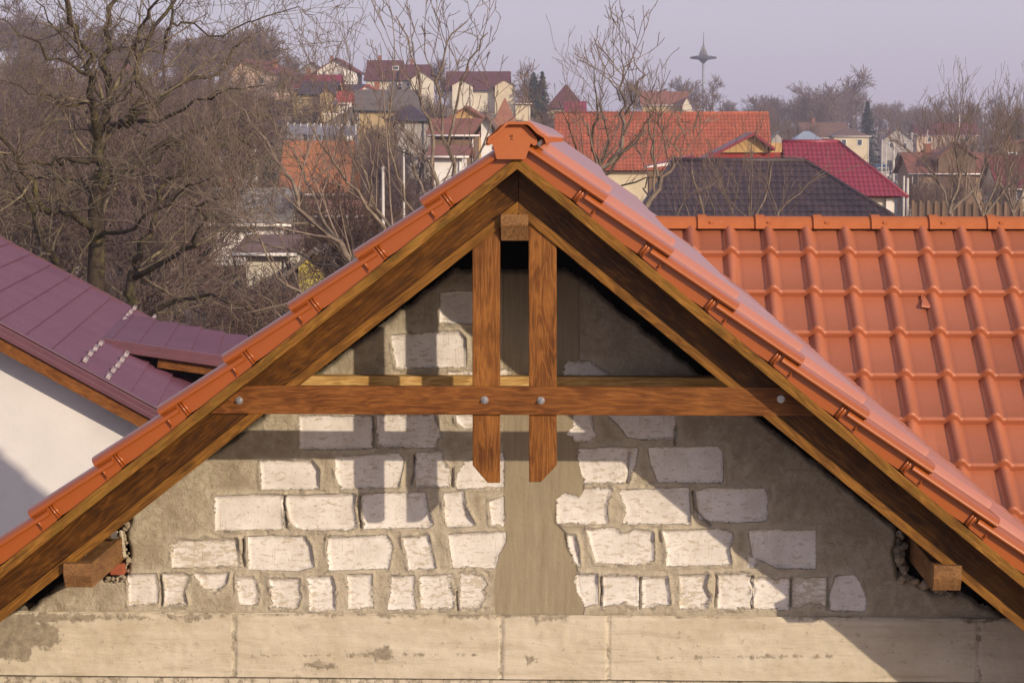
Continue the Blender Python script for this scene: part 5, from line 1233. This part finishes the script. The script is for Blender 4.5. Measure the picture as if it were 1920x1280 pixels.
class Tree:
    def __init__(s, seed): s.rng = random.Random(seed); s.lines = []      # (points, radii, level)
    def add(s, pts, rad, lvl): s.lines.append((pts, rad, lvl))
    def grow(s, p, d, length, r, lvl, maxl, cfg):
        rng = s.rng; n = cfg['seg'][min(lvl, len(cfg['seg']) - 1)]; pts = [p]; rad = [r]; step = length / n; w_ = cfg['wob'][min(lvl, len(cfg['wob']) - 1)]
        dirs = []
        x, y, z = p; dx, dy_, dz = d
        for i in range(n):
            dx += rng.gauss(0, w_); dy_ += rng.gauss(0, w_); dz += rng.gauss(0, w_) + cfg['up'][min(lvl, len(cfg['up']) - 1)]
            l = math.sqrt(dx * dx + dy_ * dy_ + dz * dz); dx /= l; dy_ /= l; dz /= l
            x += dx * step; y += dy_ * step; z += dz * step; pts.append((x, y, z)); dirs.append((dx, dy_, dz)); rad.append(max(r * (1 - (1 - cfg['tip']) * (i + 1) / n), cfg['rmin']))
        s.add(pts, rad, lvl)
        if lvl < maxl: s.children(pts, rad, dirs, length, lvl, maxl, cfg)
    def children(s, pts, rad, dirs, length, lvl, maxl, cfg, dens=None):
        rng = s.rng; n = len(pts) - 1; L_ = cfg['dens'][min(lvl, len(cfg['dens']) - 1)] * length if dens is None else dens
        nc = int(L_) + (1 if rng.random() < L_ % 1 else 0)
        for _ in range(nc):
            f = cfg['t0'] + (1 - cfg['t0']) * rng.random() ** .85; k = min(int(f * n), n - 1); g = f * n - k
            a, b_ = pts[k], pts[k + 1]; p = (a[0] + (b_[0] - a[0]) * g, a[1] + (b_[1] - a[1]) * g, a[2] + (b_[2] - a[2]) * g)
            D = Vector(dirs[k]); ax = D.cross(Vector((rng.gauss(0, 1), rng.gauss(0, 1), rng.gauss(0, 1))))
            if ax.length < 1e-3: continue
            ang = math.radians(rng.uniform(*cfg['ang'])); nd = D * math.cos(ang) + ax.normalized() * math.sin(ang)
            nd.z += cfg['cup']; nd.normalize(); r = rad[k] * rng.uniform(*cfg['rr'])
            ln = cfg['len'][min(lvl + 1, len(cfg['len']) - 1)] * rng.uniform(.5, 1.25) * (1.15 - .45 * f)
            s.grow(p, tuple(nd), ln, max(min(r, cfg['rcap'][min(lvl + 1, len(cfg['rcap']) - 1)]), cfg['rmin']), lvl + 1, maxl, cfg)
    def limb(s, pts, r0, r1, cfg, maxl, dens=None, smooth=3, lvl=0, wob=.035):
        # pts world vectors; catmull-rom subdivision plus wobble
        rng = s.rng; P_ = [pts[0] * 2 - pts[1]] + list(pts) + [pts[-1] * 2 - pts[-2]]; out = []
        for i in range(1, len(P_) - 2):
            for j in range(smooth):
                t = j / smooth; a, b_, c, d = P_[i - 1], P_[i], P_[i + 1], P_[i + 2]
                q = .5 * ((2 * b_) + (c - a) * t + (2 * a - 5 * b_ + 4 * c - d) * t * t + (3 * b_ - a - 3 * c + d) * t ** 3)
                if out: q = q + Vector([rng.gauss(0, wob) for _ in range(3)])
                out.append(q)
        out.append(pts[-1]); n = len(out) - 1
        rad = [r0 + (r1 - r0) * (i / n) ** .8 for i in range(n + 1)]; pl_ = [tuple(q) for q in out]; s.add(pl_, rad, lvl)
        dirs = [tuple((out[i + 1] - out[i]).normalized()) for i in range(n)]; length = sum((out[i + 1] - out[i]).length for i in range(n))
        s.children(pl_, rad, dirs, length, lvl, maxl, cfg, dens)
    def mesh(s, name, lv, off=(0, 0, 0), m=None):
        V, Fc = [], []; base = 0
        byk = {}
        for pts, rad, lvl in s.lines:
            if not (lv[0] <= lvl <= lv[1]): continue
            k = 7 if rad[0] > .05 else (4 if rad[0] > .018 else 3); byk.setdefault((k, len(pts)), []).append((pts, rad))
        for (k, n), Ls in byk.items():
            A = np.array([l[0] for l in Ls]); R_a = np.array([l[1] for l in Ls])            # (m,n,3)
            T = np.gradient(A, axis=1); T /= np.linalg.norm(T, axis=2, keepdims=True) + 1e-9
            ref = np.array([.31, .87, .37]); U = np.cross(T, ref); U /= np.linalg.norm(U, axis=2, keepdims=True) + 1e-9; W_ = np.cross(T, U)
            an = np.arange(k) * 2 * np.pi / k
            ring = A[:, :, None, :] + R_a[:, :, None, None] * (np.cos(an)[None, None, :, None] * U[:, :, None, :] + np.sin(an)[None, None, :, None] * W_[:, :, None, :])
            mcount = len(Ls); V.append(ring.reshape(-1, 3)); idx = (base + np.arange(mcount * n * k)).reshape(mcount, n, k)
            a = idx[:, :-1, :]; b_ = np.roll(idx, -1, 2)[:, :-1, :]; c = np.roll(idx, -1, 2)[:, 1:, :]; d = idx[:, 1:, :]
            Fc.append(np.stack([a, b_, c, d], -1).reshape(-1, 4)); base += mcount * n * k
        me = bpy.data.meshes.new(name); co = np.concatenate(V) - np.array(off); fc = np.concatenate(Fc)
        me.vertices.add(len(co)); me.vertices.foreach_set('co', co.astype(np.float32).ravel()); me.loops.add(fc.size); me.loops.foreach_set('vertex_index', fc.astype(np.int32).ravel())
        me.polygons.add(len(fc)); me.polygons.foreach_set('loop_start', np.arange(0, fc.size, 4, dtype=np.int32)); me.polygons.foreach_set('use_smooth', np.ones(len(fc), bool)); me.update(calc_edges=True)
        me.materials.append(m); return me
def tree_obj(T_, name, label, base, bark, twig, cat='tree', group=None, split=0):
    o = empty(name, base, label, cat, group)
    a = bpy.data.objects.new('trunk', T_.mesh('trunk', (0, split), base, MT[bark])); b_ = bpy.data.objects.new('crown', T_.mesh('crown', (split + 1, 9), base, MT[twig]))
    for q_ in (a, b_): COL.objects.link(q_); q_.parent = o
    return o
def PL(pts, D, T_=None):
    out = []
    for q_ in pts: out.append(P(q_[0], q_[1], D + (q_[2] if len(q_) > 2 else 0)))
    return out

# -- the big old fruit tree on the left
D1 = 39
cfgA = dict(seg=[5, 6, 6, 5, 4], wob=[.1, .17, .2, .22, .2], up=[0, .03, .05, .05, .03], dens=[3.0, 3.4, 3.5, 5.5], t0=.12, ang=(30, 80), cup=.10, rr=(.35, .6), len=[3, 1.7, .95, .5, .28], rcap=[.2, .045, .018, .009, .006], rmin=.0044, tip=.35)
T1 = Tree(11)
tr = [(215, 900), (200, 700), (186, 560), (180, 450), (186, 350), (188, 262)]
T1.limb(PL(tr, D1), .21, .12, cfgA, 3, dens=16)
A_ = [
 ([(188, 265), (172, 205, -.5), (176, 150, -.8), (152, 85, -1), (125, 10, -1.4), (112, -60, -1.6)], .085, .035),
 ([(190, 262), (200, 200, .3), (194, 130, .5), (200, 60, .6), (216, 0, .9), (232, -60, 1.1)], .10, .03),
 ([(192, 262), (226, 240, 0), (244, 222, -.4), (262, 175, -.6), (258, 110, -.3), (290, 50, .2), (335, -20, .4)], .085, .03),
 ([(240, 232, -.4), (290, 196, .3), (350, 152, .6), (410, 130, .9), (440, 98, 1.2), (470, 70, 1.4)], .06, .015),
 ([(320, 40, .1), (360, 52, .1), (420, 62, 0), (480, 35, .2), (540, 16, .3), (588, 28, .3)], .028, .006),
 ([(310, 95, .6), (320, 60, .6), (318, 0, .6), (322, -50, .8)], .04, .018),
 ([(258, 110, -.3), (262, 50, -.6), (290, 0, -.9), (300, -50, -1)], .04, .018),
 ([(176, 150, -.8), (140, 128, -1.4), (90, 100, -2), (40, 60, -2.4), (-10, 35, -2.6)], .045, .01),
 ([(187, 180, .4), (150, 120, 1.1), (95, 40, 1.6), (60, -10, 2)], .04, .012),
 ([(186, 300), (150, 292, -.8), (115, 300, -1.3), (72, 312, -1.8), (20, 300, -2.4)], .07, .012),
 ([(184, 372), (140, 345, .8), (85, 335, 1.4), (30, 320, 2), (-20, 300, 2.3)], .06, .012),
 ([(182, 430), (120, 402, -.9), (66, 372, -1.4), (30, 300, -1.7), (0, 250, -2), (-30, 180, -2.3)], .085, .02),
 ([(205, 690), (160, 590, -.6), (110, 500, -1.1), (70, 420, -1.5), (35, 350, -1.7), (10, 280, -1.8)], .11, .02),
 ([(205, 690), (240, 600, .4), (252, 520, .7), (262, 470, .8), (292, 430, 1), (298, 370, 1.2), (335, 322, 1.3), (410, 268, 1.6), (470, 262, 1.9)], .12, .015),
 ([(252, 520, .7), (290, 500, .2), (350, 470, -.3), (378, 430, -.8), (385, 385, -1.1), (440, 350, -1.4)], .07, .012),
 ([(280, 285, .5), (340, 262, .6), (392, 250, .8), (450, 262, .9), (480, 300, 1), (470, 350, 1)], .05, .01),
 ([(190, 330), (250, 318, .5), (310, 285, .8), (360, 250, 1.3), (420, 228, 1.6), (500, 215, 1.9)], .05, .008),
 ([(200, 640), (280, 590, -.8), (360, 560, -1.2), (430, 560, -1.8), (480, 590, -2)], .07, .012),
 ([(110, 500, -1.1), (60, 490, -1.6), (10, 470, -2), (-40, 440, -2.4)], .05, .012),
 ([(180, 450), (230, 430, -1), (290, 400, -1.6), (350, 350, -2), (400, 330, -2.4)], .05, .01),
 ([(244, 222, -.4), (300, 220, -1), (370, 190, -1.5), (430, 165, -2), (500, 160, -2.3)], .045, .008),
 ([(172, 205, -.5), (120, 190, -1), (60, 170, -1.6), (0, 150, -2)], .04, .01),
]
for pts, r0, r1 in A_: T1.limb(PL(pts, D1), r0 * .95, r1 * .95, cfgA, 3, wob=.05)
tb_ = P(215, 900, D1); o = tree_obj(T1, 'bare_tree', 'huge old bare fruit tree with lichen-covered limbs filling the left side', tb_, 'bark_old', 'twig_old')
EXTRA = []
# a drooping dark hose-like burl is left out on purpose; two stubs of sawn limb
# -- leaning apricot tree in the middle left
cfgB = dict(cfgA, dens=[2.3, 2.6, 3.0], ang=(20, 55), cup=.22, wob=[.03, .05, .07, .1], len=[3, 2.1, 1.0, .45], rcap=[.2, .022, .010, .006], rmin=.0035, t0=.15)
D2 = 33; T2 = Tree(5)
for pts, r0, r1 in [([(705, 700), (700, 600), (668, 510), (640, 462), (590, 425), (560, 372, .2), (532, 320, .5), (500, 270, .8), (450, 215, 1.0), (410, 160, 1.2)], .10, .010),
 ([(640, 462), (610, 405, .5), (575, 345, .9), (558, 300, 1.1), (520, 250, 1.2), (480, 200, 1.3)], .05, .008),
 ([(668, 510), (720, 440, -.5), (690, 390, -.8), (655, 340, -1), (618, 290, -1.1), (580, 235, -1.2), (540, 180, -1.2)], .06, .008),
 ([(700, 600), (745, 480, .6), (712, 400, .9), (690, 350, 1.1), (660, 290, 1.2), (640, 240, 1.2)], .06, .008),
 ([(690, 390, -.8), (700, 330, -1.2), (690, 270, -1.3), (665, 215, -1.5)], .03, .006),
 ([(668, 510), (610, 500, .5), (540, 470, .9), (470, 440, 1.2), (400, 400, 1.4)], .05, .008),
 ([(700, 600), (620, 580, -.5), (560, 545, -.8), (500, 480, -1), (450, 400, -1.2), (420, 340, -1.3)], .05, .008),
 ([(590, 425), (540, 420, -.6), (480, 380, -1), (420, 300, -1.2)], .03, .006),
 ([(560, 545, -.8), (540, 600, -1), (500, 560, -1.2), (470, 540, -1.3)], .03, .006)]:
    T2.limb(PL(pts, D2), r0 * .75, r1 * .8, cfgB, 3)
tree_obj(T2, 'bare_tree', 'leaning bare fruit tree with long arching shoots left of the orange roof slope', P(705, 700, D2), 'bark_grey', 'twig_grey')
# -- walnut stems behind the roof, left of the ridge
cfgC = dict(cfgA, dens=[2.2, 2.6, 2.4], ang=(25, 60), cup=.30, wob=[.04, .08, .12], len=[3, 1.3, .6, .3], rcap=[.2, .030, .016, .010], rmin=.007, t0=.15)
D3 = 42; T3 = Tree(8)
for pts, r0, r1 in [([(838, 560), (832, 440), (818, 340), (808, 255), (790, 185), (768, 100), (742, 30)], .075, .014),
 ([(832, 440), (850, 340, .6), (832, 250, .8), (822, 150, 1), (838, 80, 1), (876, 40, 1)], .06, .014),
 ([(850, 340, .6), (846, 240, .3), (860, 160, .1), (886, 100, 0), (915, 62, 0)], .05, .013),
 ([(836, 500), (770, 400, -.6), (745, 330, -.9), (726, 250, -1), (738, 150, -1.1), (735, 30, -1.1)], .05, .010),
 ([(836, 480), (800, 380, .4), (770, 300, .6), (700, 240, .9), (670, 200, 1)], .05, .008),
 ([(846, 420), (880, 340, .5), (905, 270, .8), (930, 215, .9), (935, 170, 1)], .045, .010),
 ([(822, 150, 1), (800, 110, 1.2), (798, 60, 1.2)], .025, .011), ([(790, 185), (755, 140, -.5), (730, 100, -.6)], .025, .009)]:
    T3.limb(PL(pts, D3), r0 * .75, r1 * .8, cfgC, 3)
tree_obj(T3, 'bare_tree', 'tall multi-stemmed bare walnut tree rising left of the ridge end', P(838, 560, D3), 'bark_grey', 'twig_grey')
# -- trees right of the ridge
D4 = 46; T4 = Tree(21); cfgD = dict(cfgC, dens=[3.4, 3.6, 3.0], len=[3, 1.4, .7, .35], rcap=[.2, .022, .010, .006], rmin=.0045)
for pts, r0, r1 in [([(1120, 560), (1116, 420), (1118, 330), (1112, 260), (1118, 200), (1114, 130)], .08, .012), ([(1118, 330), (1140, 270, .5), (1130, 200, .8), (1122, 150, 1)], .04, .008),
 ([(1116, 380), (1085, 300, -.6), (1068, 240, -.9), (1048, 190, -1)], .05, .008), ([(1118, 350), (1160, 300, .4), (1200, 250, .7), (1230, 190, .8)], .045, .008), ([(1116, 420), (1060, 330, .6), (1030, 260, .8), (1010, 210, .9)], .045, .008),
 ([(1116, 420), (1170, 350, -.6), (1230, 330, -.9), (1260, 290, -1)], .04, .006)]: T4.limb(PL(pts, D4), r0 * .75, r1 * .8, cfgD, 3)
tree_obj(T4, 'bare_tree', 'dense twiggy bare tree just right of the ridge cap', P(1120, 560, D4), 'bark_old', 'twig_grey')
D5 = 40; T5 = Tree(31)
for pts, r0, r1 in [([(1100, 520), (1112, 330), (1140, 305), (1165, 275), (1172, 215), (1163, 170), (1180, 120)], .09, .018), ([(1140, 305), (1190, 262, -.3), (1225, 225, -.5), (1240, 205, -.5)], .04, .010), ([(1163, 190), (1145, 150, .3), (1150, 110, .4)], .025, .012), ([(1172, 215), (1196, 180, -.3), (1200, 140, -.4), (1190, 112, -.4)], .03, .012)]: T5.limb(PL(pts, D5), r0 * .75, r1 * .8, cfgC, 3)
tree_obj(T5, 'bare_tree', 'pale bare walnut with one thick slanting limb right of the ridge cap', P(1100, 520, D5), 'bark_grey', 'twig_grey')
D6 = 34; T6 = Tree(41)
for pts, r0, r1 in [([(1195, 480), (1212, 392), (1235, 352), (1262, 310), (1275, 275), (1270, 230)], .07, .012), ([(1235, 355), (1228, 310), (1218, 250), (1222, 200), (1180, 160)], .035, .010), ([(1212, 392), (1214, 340, .4), (1205, 290, .6), (1190, 250, .7)], .025, .008)]: T6.limb(PL(pts, D6), r0 * .75, r1 * .8, dict(cfgC, dens=[2.2, 2.2, 1.5]), 3)
tree_obj(T6, 'bare_tree', 'pale forked bare tree where the two orange roofs meet', P(1195, 480, D6), 'bark_grey', 'twig_grey')
cfgF = dict(cfgC, dens=[4.2, 2.6, 1.6], ang=(20, 50), rmin=.0035, rcap=[.1, .008, .005, .004], len=[3, .8, .4, .2], wob=[.05, .09, .1])
saps = [([(1300, 470), (1288, 400), (1280, 340), (1276, 275)], .014, 'first slender sapling from the roof valley in front of the dark roof'),
 ([(1338, 480), (1322, 410), (1302, 340), (1288, 268)], .026, 'thick-stemmed sapling leaning left in front of the dark roof'),
 ([(1352, 480), (1340, 410), (1326, 360), (1300, 318)], .012, 'thin sapling right of the thick leaning one'),
 ([(1402, 480), (1403, 420), (1404, 350), (1400, 285)], .018, 'upright sapling at the middle of the dark roof'),
 ([(1396, 480), (1412, 420), (1440, 350), (1450, 300), (1490, 292)], .022, 'sapling slanting right across the burgundy roof'),
 ([(1408, 480), (1409, 400), (1410, 330), (1408, 262)], .016, 'sapling whose tips reach the boarded gable'),
 ([(1440, 480), (1462, 400), (1500, 360), (1560, 318)], .022, 'long sapling slanting up to the hip of the dark roof'),
 ([(1480, 480), (1462, 410), (1440, 350), (1412, 300)], .014, 'sapling slanting left over the dark roof'),
 ([(1385, 480), (1372, 410), (1385, 350), (1350, 300)], .014, 'low sapling bending over the middle of the dark roof'),
 ([(1255, 470), (1268, 400), (1300, 360), (1340, 345)], .014, 'low sapling bending right beside the roof valley')]
for i, (pts, r0, lb) in enumerate(saps):
    T_ = Tree(60 + i); T_.limb(PL(pts, 30 + (i % 3)), r0, .005, cfgF, 3, wob=.012)
    if i in (3, 4, 5): T_.limb(PL([pts[1], (pts[1][0] - 40, pts[1][1] - 40, .3), (pts[1][0] - 70, pts[1][1] - 90, .5)], 30 + (i % 3)), r0 * .6, .005, cfgF, 3)
    tree_obj(T_, 'bare_sapling', lb, P(*pts[0], 30 + (i % 3)), 'bark_grey', 'twig_grey', 'sapling')
# right-hand yard trees
yard = [([(1795, 470), (1785, 400), (1762, 345), (1728, 300), (1700, 280)], [(1780, 400), (1800, 330), (1790, 270), (1812, 215)], [(1780, 400), (1830, 350), (1850, 300), (1890, 270)], 'bare tree with arching pale stems in front of the brick house'),
 ([(1850, 480), (1845, 410), (1866, 350), (1872, 300), (1900, 240)], [(1845, 410), (1820, 350), (1800, 300), (1790, 250)], [(1845, 410), (1880, 360), (1915, 330), (1940, 290)], 'bare tree right of the arching one, before the pale house'),
 ([(1905, 480), (1900, 400), (1890, 340), (1905, 280), (1890, 220)], [(1900, 400), (1925, 340), (1950, 260), (1960, 200)], [(1900, 400), (1870, 330), (1860, 280)], 'bare tree at the right edge of the picture')]
for i, (a_, b_, c_, lb) in enumerate(yard):
    T_ = Tree(80 + i); cf = dict(cfgD, dens=[4.0, 2.8, 2.2], ang=(18, 48), len=[3, 2.2, 1.1, .5], rcap=[.2, .022, .011, .007], rmin=.006)
    for q_ in (a_, b_, c_): T_.limb(PL(q_, 72 + i * 4), .055, .010, cf, 3, wob=.02)
    tree_obj(T_, 'bare_tree', lb, P(*a_[0], 72 + i * 4), 'bark_grey', 'twig_grey')

# -- generic bare trees, a few shapes, copied
def generic(seed, h, spread, dens=1.0, rmin=.014, lv=3, stems=1):
    T_ = Tree(seed); rng = T_.rng
    cf = dict(seg=[6, 5, 4, 3], wob=[.05, .13, .16, .18], up=[.02, .04, .04, .03], dens=[3.0 * dens, 2.6 * dens, 2.6 * dens], t0=.22, ang=(25, 62), cup=.18, rr=(.4, .6), len=[h, h * .42 * spread, h * .22 * spread, h * .11], rcap=[.3, .06, .03, .018], rmin=rmin, tip=.25)
    for k in range(stems): T_.grow((rng.uniform(-.3, .3) * (stems > 1), rng.uniform(-.3, .3) * (stems > 1), 0), (rng.gauss(0, .06 * stems), rng.gauss(0, .06 * stems), 1), h * rng.uniform(.8, 1), .035 * h / math.sqrt(stems), 0, lv, cf)
    return T_
protos = []
for i, (h, sp_, dn_, rm_, stm) in enumerate([(8, 1.0, 1.0, .013, 1), (7, 1.25, 1.1, .013, 2), (9, .8, 1.0, .014, 1), (6, 1.3, 1.3, .012, 3), (7.5, 1.1, 1.2, .013, 2)]):
    T_ = generic(100 + i, h, sp_, dn_, rm_, 3, stm); protos.append((T_.mesh('trunk', (0, 1), m=MT['bark_far']), T_.mesh('crown', (2, 9), m=MT['twig_far']), T_.mesh('crown', (2, 9), m=MT['twig_red']), h))
farp = []      # lighter versions for the skyline: one mesh each
for i, (h, sp_, stm) in enumerate([(9, 1.1, 1), (8, 1.2, 2), (10, .8, 1), (7, 1.3, 3)]):
    T_ = generic(150 + i, h, sp_, .85, .035, 3, stm); farp.append((T_.mesh('bare_tree', (0, 9), m=MT['twig_far']), h))
rng = random.Random(77)
def put(px, D, s=1.0, far=False, label='', group='', k=None, red=None, dz=0):
    x = (px - 1095) / F * D * 1.0; z = terr(x, D) - .2 + dz; rz = rng.uniform(0, 6.28)
    if far:
        me, h = farp[rng.randrange(4) if k is None else k]; o = bpy.data.objects.new('bare_tree', me); COL.objects.link(o); o.location = (x, D, z); o.rotation_euler = (0, 0, rz); o.scale = (s * rng.uniform(.9, 1.15), s, s * rng.uniform(.85, 1.1)); tag(o, label, 'tree', group); return o
    tr_, ca, cb_, h = protos[rng.randrange(5) if k is None else k]; o = empty('bare_tree', (x, D, z), label, 'tree', group, rz); o.scale = (s * rng.uniform(.9, 1.2), s * rng.uniform(.9, 1.2), s * rng.uniform(.85, 1.1))
    for nm, me in (('trunk', tr_), ('crown', (cb_ if (rng.random() < .5 if red is None else red) else ca))):
        c = bpy.data.objects.new(nm, me); COL.objects.link(c); c.parent = o
    return o
LB = [('bare tree in the thicket behind the big fruit tree', 'bare thicket trees behind the big fruit tree'), ('bare tree among the hillside houses left of the ridge', 'bare trees among the hillside houses'),
      ('bare grey-brown tree on the far left hill crest', 'bare trees on the left hill crest'), ('bare tree on the far skyline right of the tower', 'bare trees on the far right skyline'), ('bare tree in the yards between the right-hand houses', 'bare trees in the right-hand yards'),
      ('bare tree behind the big red tiled roof', 'bare trees behind the big red roof'), ('bare tree in the low gardens beyond the orange roof', 'bare trees in the low gardens')]
for i in range(30): put(rng.uniform(-80, 350) if i < 16 else rng.uniform(-60, 440), rng.uniform(62, 118) if i < 10 else rng.uniform(120, 200), rng.uniform(.75, 1.05), label=LB[0][0], group=LB[0][1])
for i in range(16): put(rng.uniform(-80, 440), rng.uniform(160, 330), rng.uniform(.7, 1.1), label=LB[0][0], group=LB[0][1])
for i in range(40): put(-60 + i * 14.5 + rng.uniform(-8, 8), rng.uniform(370, 520), rng.uniform(.8, 1.25), True, LB[2][0], LB[2][1])
for i in range(9): put(rng.uniform(440, 660), rng.uniform(240, 420), rng.uniform(.5, .8), label=LB[1][0], group=LB[1][1])
for px_ in (545, 700, 820, 830, 985, 975, 1010, 1000): put(px_ + rng.uniform(-4, 4), rng.uniform(405, 440), rng.uniform(.55, .85), True, LB[1][0], LB[1][1])
for i in range(20): put(rng.uniform(640, 1060), rng.uniform(120, 300), rng.uniform(.45, .7), label=LB[1][0], group=LB[1][1])
for i in range(15): put(rng.uniform(440, 1000), rng.uniform(58, 115), rng.uniform(.42, .62), label=LB[6][0], group=LB[6][1])
for i in range(18): put(rng.uniform(1010, 1215), rng.uniform(60, 330), rng.uniform(.45, .7), label=LB[5][0], group=LB[5][1])
for i in range(16): put(1180 + i * 18 + rng.uniform(-8, 8), rng.uniform(490, 640), rng.uniform(.6, .95), True, LB[5][0], LB[5][1])
for i in range(50): put(1425 + i * 10.6 + rng.uniform(-6, 6), rng.uniform(560, 900), rng.uniform(.9, 1.35) * (1.5 if 1500 < 1425 + i * 10.6 < 1595 else 1), True, LB[3][0], LB[3][1])
for i in range(32): put(rng.uniform(1700, 1960), rng.uniform(260, 560), rng.uniform(.6, 1.0), label=LB[4][0], group=LB[4][1])
for i in range(16): put(rng.uniform(1440, 1560), rng.uniform(400, 560), rng.uniform(.6, .9), label=LB[4][0], group=LB[4][1])
for i in range(10): put(rng.uniform(1700, 1950), rng.uniform(135, 200), rng.uniform(.45, .65), label=LB[4][0], group=LB[4][1])
# undergrowth: tangled brush that covers the slopes, one mass
def brush(seed):
    T_ = Tree(seed); cf = dict(seg=[4, 3, 3], wob=[.16, .2, .2], up=[.03, .03, .02], dens=[3.2, 2.6], t0=.1, ang=(20, 70), cup=.1, rr=(.5, .7), len=[2, 1.1, .5], rcap=[.03, .016, .01], rmin=.009, tip=.4)
    for k in range(26):
        a_ = T_.rng.uniform(0, 6.28); r_ = T_.rng.uniform(0, 1.6); T_.grow((r_ * math.cos(a_), r_ * math.sin(a_), 0), (T_.rng.gauss(0, .4), T_.rng.gauss(0, .4), 1), T_.rng.uniform(1.2, 2.6), .02, 0, 2, cf)
    return T_
bm_ = [brush(200 + i).mesh('undergrowth', (0, 9), m=MT['twig_red']) for i in range(3)]
bv_ = []
for me in bm_:
    a_ = np.zeros(len(me.vertices) * 3, np.float32); me.vertices.foreach_get('co', a_); f_ = np.zeros(len(me.polygons) * 4, np.int32); me.polygons.foreach_get('vertices', f_); bv_.append((a_.reshape(-1, 3), f_.reshape(-1, 4)))
V_, F_, base = [], [], 0
spots = []
for i in range(100): spots.append((rng.uniform(-80, 340), rng.uniform(90, 330)) if i < 26 else (rng.uniform(340, 660), rng.uniform(52, 330)))
for i in range(70): spots.append((rng.uniform(640, 1260), rng.uniform(55, 330)))
for i in range(50): spots.append((rng.uniform(1440, 1980), rng.uniform(120, 480)))
for px, D in spots:
    if 1640 < px < 1712 and D > 120: continue
    x = (px - 1095) / F * D; z = terr(x, D) - .1; a_, f_ = bv_[rng.randrange(3)]; s_ = rng.uniform(.7, 1.35); an = rng.uniform(0, 6.28); c_, n_ = math.cos(an) * s_, math.sin(an) * s_
    q_ = np.stack([a_[:, 0] * c_ - a_[:, 1] * n_ + x, a_[:, 0] * n_ + a_[:, 1] * c_ + D, a_[:, 2] * s_ * rng.uniform(.7, 1.1) + z], -1); V_.append(q_); F_.append(f_ + base); base += len(q_)
me = mesh_np('undergrowth', np.concatenate(V_), np.concatenate(F_)); me.materials.append(MT['twig_red']); o = bpy.data.objects.new('undergrowth', me); COL.objects.link(o)
tag(o, 'tangled leafless brush covering the slopes between the houses', 'undergrowth', kind='stuff')

# -- spruces
MT['needle'] = M('spruce_needles', (.035, .06, .055), (.018, .03, .032), 3, .9)
def spruce(px, ptop, D, wpx, label, seed):
    rg = np.random.RandomState(seed); rr = random.Random(seed); t_ = P(px, ptop, D); z0 = terr(t_.x, D) - .3; h = t_.z - z0; R0 = wpx / 2 * D / F
    o = empty('spruce_tree', (t_.x, D, z0), label, 'tree'); mb = MB(); mb.cyl((0, 0, 0), (0, 0, h * .97), .16, .03, k=8); mb.build('trunk', MT['bark_far'], o)
    V_, F_ = [], []; b0 = 0; nb_ = int(h * 22)
    for i in range(nb_):
        f = (i + rr.random()) / nb_; zz = h * (.10 + .90 * f); rr_ = R0 * (1 - f) ** .85 * rr.uniform(.6, 1.12) + .12; an = rr.uniform(0, 6.28); dx, dy2 = math.cos(an), math.sin(an)
        nn = max(5, int(rr_ * 14))
        for j in range(nn):
            t2 = (j + rr.random()) / nn; c = np.array([dx * rr_ * t2, dy2 * rr_ * t2, zz - .32 * rr_ * t2 + .10 * rr_ * t2 * t2]); ln = rr.uniform(.16, .34)
            sd = rr.choice((-1, 1)); v1 = np.array([dx * .6 - dy2 * sd, dy2 * .6 + dx * sd, rr.uniform(-.5, .15)]); v1 = v1 / np.linalg.norm(v1) * ln; v2 = np.array([rr.gauss(0, .10), rr.gauss(0, .10), rr.gauss(0, .13)])
            V_ += [c - v2, c + v2, c + v1 + v2 * .3, c + v1 - v2 * .3]; F_.append((b0, b0 + 1, b0 + 2, b0 + 3)); b0 += 4
    me = mesh_np('crown', np.array(V_), np.array(F_), False); me.materials.append(MT['needle']); c = bpy.data.objects.new('crown', me); COL.objects.link(c); c.parent = o
spruce(1001, 136, 395, 44, 'bushy dark spruce on the left of the pair behind the ridge end', 1)
spruce(1017, 135, 400, 38, 'slimmer dark spruce on the right of the pair behind the ridge end', 2)
spruce(1627, 190, 455, 64, 'single dark spruce towering over the beige block', 3)
spruce(1908, 205, 380, 60, 'dark spruce cut by the right edge of the picture', 4)
spruce(505, 270, 150, 22, 'small dark conifer beside the weathered orange roof', 5)

# ------------------------------------------------------------------ HAZE
mb = MB(); mb.box(-620, 620, -45, 1130, -9.5, 75); hz = mb.build('haze', None if False else MT['ground'])
hm_ = bpy.data.materials.new('haze_air'); hm_.use_nodes = True; t = hm_.node_tree; t.nodes.clear(); o_ = t.nodes.new('ShaderNodeOutputMaterial'); vn = t.nodes.new('ShaderNodeVolumePrincipled')
vn.inputs['Color'].default_value = (.80, .78, .92, 1); vn.inputs['Density'].default_value = .00048; vn.inputs['Anisotropy'].default_value = .2
t.links.new(vn.outputs[0], o_.inputs['Volume']); hz.data.materials.clear(); hz.data.materials.append(hm_); tag(hz, kind='stuff'); hz['label'] = 'thin pale lavender winter haze over the valley'; hz['category'] = 'haze'
